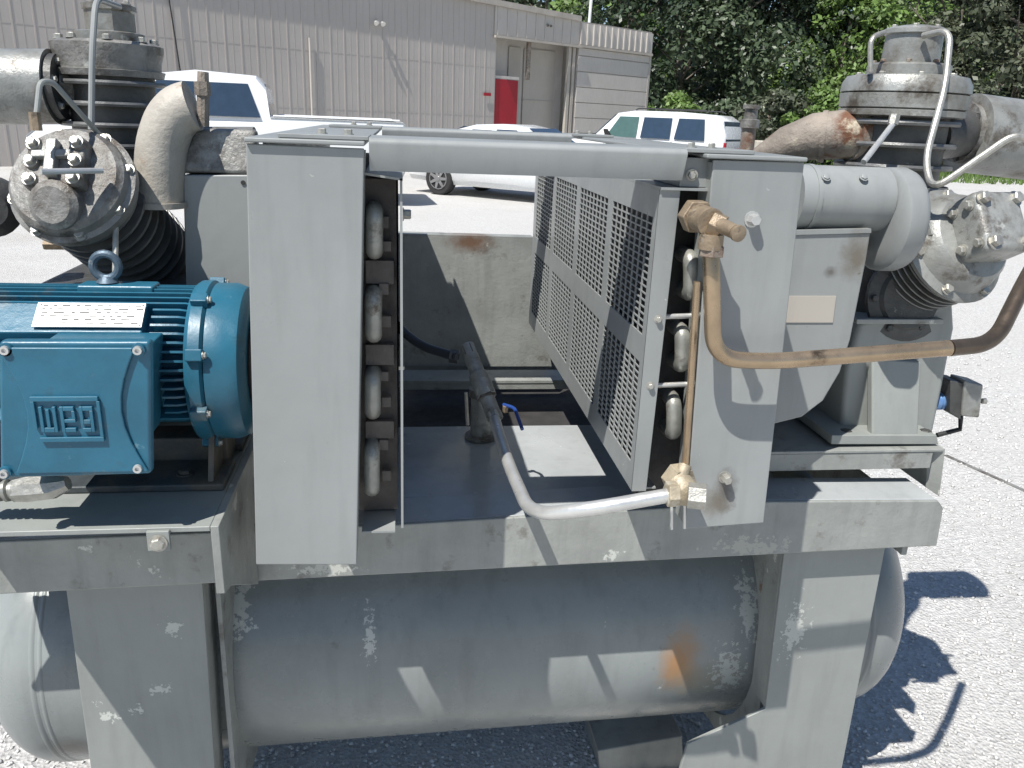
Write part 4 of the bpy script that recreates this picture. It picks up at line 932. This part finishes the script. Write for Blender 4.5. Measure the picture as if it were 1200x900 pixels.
def pickup(label, loc, heading):
    st = [(-3.0, .60, 1.38, 1.40, .96), (-2.95, .50, 1.42, 1.44, 1), (-.75, .45, 1.42, 1.45, 1), (-.70, .45, 1.36, 1.9, 1), (-.55, .45, 1.36, 2.08, 1), (.4, .45, 1.35, 2.13, 1), (1.0, .45, 1.34, 2.05, 1), (1.75, .45, 1.30, 1.36, 1), (2.7, .48, 1.22, 1.26, .97), (3.0, .55, 1.0, 1.02, .9)]
    wins = []
    for s_ in (-1, 1):
        wins.append(('side_window', side_win(-.60, .30, .28, -.42, 1.42, 1.94, .995, .85, s_), glass, (0, s_, .3)))
        wins.append(('side_window', side_win(.42, 1.42, .98, .42, 1.42, 1.94, .995, .85, s_), glass, (0, s_, .3)))
    wins.append(('rear_window', [(-.73, -.74, 1.46), (-.73, .74, 1.46), (-.66, .68, 1.96), (-.66, -.68, 1.96)], glass, (-1, 0, .2)))
    def ex(t):
        for s_ in (-1, 1): MB().box((-2.9, s_*.80, 1.451), (-.8, s_*.98, 1.475)).build('bed_rail', carw, t, .01)
        MB().box((-2.85, -.795, 1.450), (-.82, .795, 1.456)).build('bed_cover', carw, t)
    return vehicle('pickup_truck', label, 'truck', st, (.98, 1.02, .84), (-1.9, 1.95), .42, wins, loc, heading, ex)
pickup('tall white pickup truck parked behind the left pump before the taupe wall', (-2.98, 15.5, 0), math.radians(180+5))

# ================================================================== BUILDING
def building():
    A = Vector((at(577, 90, Y=30).x, 30, 0)); B = Vector((at(757, 90, Y=34.7).x, 34.7, 0))
    d = (B-A); d.z = 0; dn = d.normalized()
    nrm = Vector((dn.y, -dn.x, 0))                           # towards the yard
    if nrm.y > 0: nrm = -nrm
    t = thing('metal_building', A, 'long taupe ribbed metal building with a recessed tan bay and red door', 'building')
    s0 = -40.; L2 = (Vector((at(680, 90, Y=1).x, 1, 0)))
    def P(s, out, z): return A+dn*s+nrm*out+Vector((0, 0, z))
    def spx(px):                                             # distance along the wall line for a pixel column
        D = at(px, 100, Y=1); k = Vector((D.x, D.y))
        # A + dn*s = k*u
        det = dn.x*(-k.y)-dn.y*(-k.x); s = (-A.x*(-k.y)-(-A.y)*(-k.x))/det; return s
    def ypx(px): return (A+dn*spx(px)).y
    sR0, sR1, sE = spx(579), spx(672), spx(757)
    pitch = .46
    def hz(s):                                               # roof line: gable sloping down to the right
        return 5.9 - .155*(s-sR1)*1 if s < sR1 else 5.0
    hz0 = at(680, 20, Y=ypx(680)).z; hk = (at(572, -1, Y=ypx(572)).z-hz0)/(sR1-spx(572))
    H = lambda s: hz0 + max(0, (sR1-s))*hk
    zpar = at(757, 36, Y=ypx(757)).z
    # wall panels left of the bay
    s = sR0; i = 0
    while s > s0:
        w_ = pitch
        a, b_ = s-w_, s
        wp = MB().slab([P(a+.004, 0, 0), P(b_-.004, 0, 0), P(b_-.004, 0, H(b_)), P(a+.004, 0, H(a))], nrm*.02).build('wall_panel', wallm, t)
        MB().slab([P(a-.02, .0205, 0), P(a+.03, .0205, 0), P(a+.018, .0205, H(a)), P(a-.008, .0205, H(a))], nrm*.011).build('panel_rib', wallm, t)
        for q in (.5,): MB().slab([P(a+w_*q-.008, .0205, 0), P(a+w_*q+.008, .0205, 0), P(a+w_*q+.008, .0205, H(a)), P(a+w_*q-.008, .0205, H(a))], nrm*.004).build('minor_rib', wallm, wp)
        s -= w_; i += 1
    for z in (1.6, 3.2):
        MB().slab([P(-26, .0206, z), P(sR0-.01, .0206, z), P(sR0-.01, .0206, z+.02), P(-26, .0206, z+.02)], nrm*.004).build('sheet_lap', wallm, t)
    # backing behind the panels
    MB().slab([P(s0, -.25, 0), P(sR0, -.25, 0), P(sR0, -.25, H(sR0)-.05), P(s0, -.25, H(s0)-.05)], nrm*.2).build('wall_core', wallm, t)
    # recess back wall with tan leaves
    dep = -.7
    MB().slab([P(sR0, dep, 0), P(sR1, dep, 0), P(sR1, dep, H(sR1)), P(sR0, dep, H(sR0))], nrm*.05).build('bay_wall', wall_l, t)
    MB().slab([P(sR0, dep, 0), P(sR0, -.01, 0), P(sR0, -.01, 4.2), P(sR0, dep, 4.2)], dn*.05).build('bay_reveal', wall_l, t)
    zf = at(640, 45, Y=ypx(640)).z
    f_ = MB().slab([P(sR0-.1, .03, zf), P(sR1+.1, .03, zf), P(sR1+.1, .03, H(sR1)), P(sR0-.1, .03, H(sR0))], nrm*.04).build('fascia', wall_l, t)
    s = sR0
    while s < sR1:
        MB().slab([P(s, .0702, zf), P(s+.05, .0702, zf), P(s+.05, .0702, H(s)), P(s, .0702, H(s))], nrm*.025).build('fascia_rib', wall_l, f_); s += .45
    MB().slab([P(sR0-.15, .1, zf-.10), P(sR1+.15, .1, zf-.10), P(sR1+.15, .1, zf-.02), P(sR0-.15, .1, zf-.02)], nrm*.10).build('bay_track', trimm, t)
    for a, b_ in ((608, 622), (626, 662)):
        sa, sb = spx(a), spx(b_)
        dp = MB().slab([P(sa, dep+.06, .05), P(sb, dep+.06, .05), P(sb, dep+.06, zf-.25), P(sa, dep+.06, zf-.25)], nrm*.05).build('bay_leaf', wall_d, t, .01)
        for z in (1.1, 2.2): MB().slab([P(sa+.01, dep+.112, z), P(sb-.01, dep+.112, z), P(sb-.01, dep+.112, z+.03), P(sa+.01, dep+.112, z+.03)], nrm*.02).build('leaf_rail', wall_d, dp)
    sa, sb = spx(577), spx(608)
    zr = at(590, 90, Y=ypx(590)+.3).z
    rd = MB().slab([P(sa+.02, -.1, .05), P(sb, -.1, .05), P(sb, -.1, zr), P(sa+.02, -.1, zr)], nrm*.06).build('red_door', redm, t, .01)
    MB().slab([P(spx(605), -.04, 1.0), P(spx(607), -.04, 1.0), P(spx(607), -.04, 1.15), P(spx(605), -.04, 1.15)], nrm*.05).build('handle', steel, rd)
    MB().slab([P(sa, -.12, zr+.02), P(sb+.05, -.12, zr+.02), P(sb+.05, -.12, zr+.12), P(sa, -.12, zr+.12)], nrm*.07).build('door_head', wall_l, t)
    MB().slab([P(spx(617), -.1, 2.9), P(spx(621), -.1, 2.9), P(spx(621), -.1, zf-.1), P(spx(617), -.1, zf-.1)], nrm*.08).build('hanging_strap', rusty, t)
    for px in (664, 669): MB().slab([P(spx(px), -.1, 0), P(spx(px)+.14, -.1, 0), P(spx(px)+.14, -.1, zf-.1), P(spx(px), -.1, zf-.1)], nrm*.12).build('bay_post', trimm if px == 669 else wall_d, t)
    # end section with horizontal boards and ribbed parapet
    zp = at(715, 57, Y=ypx(715)).z
    k = 0; z = 0
    while z < zp-.05:
        h_ = .56
        MB().slab([P(sR1+.12, .02, z), P(sE, .02, z), P(sE, .02, min(z+h_-.03, zp-.02)), P(sR1+.12, .02, min(z+h_-.03, zp-.02))], nrm*.035).build('wall_board', wall_l, t, .006); z += h_
    MB().slab([P(sR1+.1, -.15, 0), P(sE, -.15, 0), P(sE, -.15, zpar-.01), P(sR1+.1, -.15, zpar-.01)], nrm*.16).build('end_wall_core', wallm, t)
    pp = MB().slab([P(sR1+.1, .06, zp+.1), P(sE+.05, .06, zp+.1), P(sE+.05, .06, zpar), P(sR1+.1, .06, zpar)], nrm*.04).build('parapet', wall_l, t)
    s = sR1+.1
    while s < sE: MB().slab([P(s, .1002, zp+.1), P(s+.07, .1002, zp+.1), P(s+.07, .1002, zpar), P(s, .1002, zpar)], nrm*.05).build('parapet_rib', wall_l, pp); s += .35
    MB().slab([P(sR1+.05, .03, zp), P(sE+.1, .03, zp), P(sE+.1, .03, zp+.09), P(sR1+.05, .03, zp+.09)], nrm*.12).build('ledge', trimm, t)
    MB().slab([P(sE, -.1, 0), P(sE+.12, -.1, 0), P(sE+.12, -.1, zpar), P(sE, -.1, zpar)], nrm*.17).build('corner_trim', wallm, t)
    # side and roof so the building is closed
    MB().slab([P(sE, -.16, 0), P(sE, -14, 0), P(sE, -14, zpar-.1), P(sE, -.16, zpar-.1)], -dn*.1).build('end_side', wallm, t)
    MB().slab([P(s0, .12, H(s0)+.01), P(sR1, .12, H(sR1)+.01), P(sR1, -14, H(sR1)+.01), P(s0, -14, H(s0)+.01)], (0, 0, .08)).build('roof', trimm, t)
    MB().slab([P(sR1, .0, zpar+.01), P(sE+.1, .0, zpar+.01), P(sE+.1, -14, zpar+.01), P(sR1, -14, zpar+.01)], (0, 0, .05)).build('roof', trimm, t)
    MB().slab([P(s0, .13, H(s0)-.08), P(sR1+.05, .13, H(sR1)-.08), P(sR1+.05, .13, H(sR1)+.1), P(s0, .13, H(s0)+.1)], nrm*.05).build('eave_trim', trimm, t)
    # wall lamp, small lamp on the fascia, label plate, downpipe
    for px, py, nm in ((442, 26, 'flood lamp'), (637, 29, 'small lamp')):
        s = spx(px); Yw = (A+dn*s).y; z = at(px, py, Y=Yw).z; k = .11 if px < 500 else .07
        lp = thing('wall_lamp', P(s, .06, z), {'flood lamp': 'twin-headed flood lamp high on the taupe ribbed wall', 'small lamp': 'small dark lamp on the fascia above the recessed bay'}[nm], 'lamp')
        MB().slab([P(s-.5*k, .058, z-k*.5), P(s+.5*k, .058, z-k*.5), P(s+.5*k, .058, z+k*.5), P(s-.5*k, .058, z+k*.5)], nrm*.06).build('box', zinc, lp)
        for q in (-1, 1): MB().lathe([(0, k*.35), (k*.8, k*.7), (k*.9, k*.7)], P(s+q*k*1.1, .12, z), nrm*.8+Vector((0, 0, -.6)), 14).build('head', steel if px < 500 else finm, lp)
    s = spx(363); MB().tube([P(s, .08, 0), P(s, .08, at(363, 40, Y=(A+dn*s).y).z)], .03, 8).build('downpipe', wall_l, t)
    s = spx(570); zz = at(570, 107, Y=(A+dn*s).y).z
    MB().slab([P(s-.16, .058, zz-.05), P(s+.16, .058, zz-.05), P(s+.16, .058, zz+.05), P(s-.16, .058, zz+.05)], nrm*.02).build('number_plate', redm, t)
    # white mast on the roof
    p = at(690, 20, Y=39); q = at(694, -10, Y=39)
    m_ = thing('roof_mast', Vector((p.x, 39, 4.81)), 'thin white mast standing on the roof above the end section', 'mast')
    MB().tube([Vector((p.x, 39, 3.9)), q+Vector((0, 0, .6))], .07, 8).build('pole', carw, m_)
    # dark cable running down the wall at the left
    c = thing('wall_cable', at(205, 75, Y=22), 'thin dark cable hanging down the wall above the pickup', 'cable')
    s1, s2 = spx(198), spx(212)
    MB().tube([P(s1, .1, 6.5), P((s1+s2)/2, .1, 4.0), P(s2, .1, 2.0)], .02, 6).build('strand', black, c)
building()
# little pale block at the wood's edge
bk = at(905, 160, Y=22); MB().box((bk.x-.3, 22, 0), (bk.x+.35, 22.5, 1.25)).build('concrete_block', conc, None, .03, root=(bk.x, 22.2, 0))
tag(bpy.data.objects['concrete_block'], 'pale concrete block standing at the edge of the trees', 'block')

# ================================================================== TREES
def leaf_cloud(C, Rr, n_per, size):
    N = len(C)*n_per
    c = np.repeat(np.array(C), n_per, 0); r = np.repeat(np.array(Rr), n_per)
    d = rng.normal(size=(N, 3)); d /= np.linalg.norm(d, axis=1)[:, None]
    rad = r*rng.uniform(.55, 1.08, N)
    p = c+d*rad[:, None]*np.array([1, 1, .75])
    nn = d*.8+rng.normal(size=(N, 3))*.55+np.array([0, -.15, .45]); nn /= np.linalg.norm(nn, axis=1)[:, None]
    a = np.cross(nn, rng.normal(size=(N, 3))); a /= np.linalg.norm(a, axis=1)[:, None]; b = np.cross(nn, a)
    s = size*rng.uniform(.6, 1.4, N)
    a = a*s[:, None]; b = b*(s*.55)[:, None]
    V = np.stack([p-a, p-b*1.0+a*.1, p+a, p+b+a*.1], 1).reshape(-1, 3)
    Fq = np.arange(N*4).reshape(-1, 4)
    return V, Fq
def tree(name, x, y, h, rx, m, label, n_cl=70, n_per=150, size=.15, low=.12, trunk=True, grp='trees at the edge of the yard', cr=(.55, 1.05)):
    base = Vector((x, y, 0))
    t = thing(name, base, label, 'tree' if trunk else 'bush', grp)
    if trunk:
        top = Vector((x+random.uniform(-.5, .5), y, h*.8))
        tr = MB().tube([base, base.lerp(top, .35)+Vector((.1, 0, 0)), base.lerp(top, .7)-Vector((.15, 0, 0)), top], [.22, .17, .11, .04], 10).build('trunk', bark, t)
        for k in range(7):
            f = random.uniform(.25, .8); p = base.lerp(top, f); a = random.uniform(PI*.9, PI*2.1); ln = random.uniform(.5, .95)*rx
            q = p+Vector((math.cos(a)*ln, math.sin(a)*ln, ln*random.uniform(.4, 1)))
            mid = p.lerp(q, .5)+Vector((random.uniform(-.3, .3), 0, random.uniform(-.3, .1)))
            MB().tube([p, mid, q], [.085, .055, .02], 7).build('limb', bark, tr)
    C = []; Rr = []
    while len(C) < n_cl:
        u = np.array([random.uniform(-1, 1), random.uniform(-1, .6), random.uniform(0, 1)])
        zz = low*h+(h-low*h)*u[2]
        prof = math.sin(PI*min(1, .18+u[2]*.86))**.6
        if u[0]**2+u[1]**2 > 1: continue
        if u[0]**2+u[1]**2 < .25 and u[2] < .8: continue
        C.append((u[0]*rx*prof, u[1]*rx*prof, zz)); Rr.append(random.uniform(*cr)*rx/3.2)
    V, Fq = leaf_cloud(C, Rr, n_per, size)
    raw_mesh('crown', V, Fq, m, t)
    return t
def tx(px, Y): return at(px, 100, Y=Y).x
T = [
 (640, 62, 13, 5.5, leaf_mid, 'tall mid green tree rising behind the roof of the building'),
 (735, 50, 12, 4.6, leaf_dark, 'very dark tree close behind the end of the building'),
 (700, 56, 11, 4.0, leaf_lime, 'bright green tree just above the building roof'),
 (795, 47, 12, 4.2, leaf_dark, 'dark tree leaning over the left end of the SUV'),
 (865, 45, 12.5, 4.6, leaf_mid, 'broad greyish green tree above the rear of the SUV'),
 (930, 46, 12, 4.0, leaf_dark, 'dark shaded tree between the SUV and the lime green tree'),
 (985, 43, 9.0, 3.4, leaf_lime, 'lime green tree directly left of the right pump head'),
 (1060, 50, 13, 4.8, leaf_lime, 'lime green tree behind the right pump head'),
 (1120, 42, 11, 3.8, leaf_grey, 'olive brown tree just right of the pump head'),
 (1190, 38, 11, 4.0, leaf_grey, 'sparse olive tree with pale limbs at the right edge'),
 (1270, 38, 11, 4.0, leaf_dark, 'dark tree beyond the right edge of the view'),
 (905, 60, 15, 6.0, leaf_dark, 'tallest dark tree standing farthest back behind the SUV'),
 (1170, 58, 15, 6.5, leaf_dark, 'tall dark tree farthest back at the right'),
 (1030, 62, 15, 6.0, leaf_mid, 'tall tree farthest back behind the lime green ones'),
 (790, 64, 15, 6.0, leaf_mid, 'tall mid green tree farthest back right of the roof'),
]
for i, (px, Y, h, rx, m, lab) in enumerate(T):
    tree('leafy_tree', tx(px, Y), Y, h, rx, m, lab, n_cl=80 if Y < 55 else 60, n_per=150 if Y < 55 else 120, size=.15 if Y < 55 else .22, low=.04)
Bs = [
 (755, 40, 2.3, 1.2, leaf_lime, 'small lime bush at the corner of the building'),
 (795, 36, 2.6, 1.5, leaf_lime, 'bright lime bush showing over the SUV roof'),
 (855, 36, 2.6, 1.8, leaf_mid, 'grey green bush behind the rear of the SUV'),
 (920, 34, 2.9, 1.9, leaf_grey, 'olive bush beside the pale concrete block'),
 (965, 33, 3.0, 1.8, leaf_lime, 'lime green bush left of the right pump'),
 (1010, 34, 3.4, 2.0, leaf_mid, 'mid green bush hidden partly by the right pump'),
 (1150, 33, 3.4, 2.2, leaf_grey, 'olive bush between the pump head and the silencer drum'),
]
for (px, Y, h, rx, m, lab) in Bs:
    tree('leafy_bush', tx(px, Y), Y, h, rx, m, lab, n_cl=26, n_per=150, size=.11, low=.1, trunk=False, grp='bushes at the foot of the trees', cr=(.6, 1.2))
# the wood behind, read as one mass
def wood():
    C = []; Rr = []
    for k in range(420):
        C.append((random.uniform(-5, 75), random.uniform(70, 76), random.uniform(.5, 19))); Rr.append(random.uniform(1.2, 2.4))
    V, Fq = leaf_cloud(C, Rr, 150, .42)
    o = raw_mesh('far_wood', V, Fq, leaf_dark)
    tag(o, 'dense dark wood closing the view behind the single trees', 'wood', kind='stuff')
wood()
# low grassy verge along the trees
def verge():
    N = 24000; X = rng.uniform(6, 45, N); Y = rng.uniform(27, 44, N)+X*0; keep = (Y > 26+(X-12)*.05) & (X > 9); X = X[keep]; Y = Y[keep]; N = len(X)
    h = rng.uniform(.08, .3, N); a = rng.uniform(0, PI, N); w_ = .03
    V = np.stack([np.stack([X-np.cos(a)*w_, Y-np.sin(a)*w_, 0*X], 1), np.stack([X+np.cos(a)*w_, Y+np.sin(a)*w_, 0*X], 1), np.stack([X+rng.normal(size=N)*.06, Y, h], 1)], 1).reshape(-1, 3)
    o = raw_mesh('grass', V, np.arange(N*3).reshape(-1, 3), leaf_lime); tag(o, 'rough green grass along the foot of the trees', 'grass', kind='stuff')
verge()

j0 = at(1108, 533, Z=GZ+.004); j1 = at(1320, 628, Z=GZ+.004); jn = Vector((j1.y-j0.y, j0.x-j1.x, 0)).normalized()*.012
MB().slab([j0-jn, j1-jn, j1+jn, j0+jn], (0, 0, -.003)).build('paving_joint', cast, None)['kind'] = 'structure'

for o in list(COL.objects):                              # everything that stands on the yard goes down to its level
    if o.parent is None and o.name.split('.')[0] in ('parked_suv', 'parked_sedan', 'pickup_truck', 'leafy_tree', 'leafy_bush', 'metal_building', 'concrete_block', 'far_wood', 'grass'):
        o.location.z += GZ
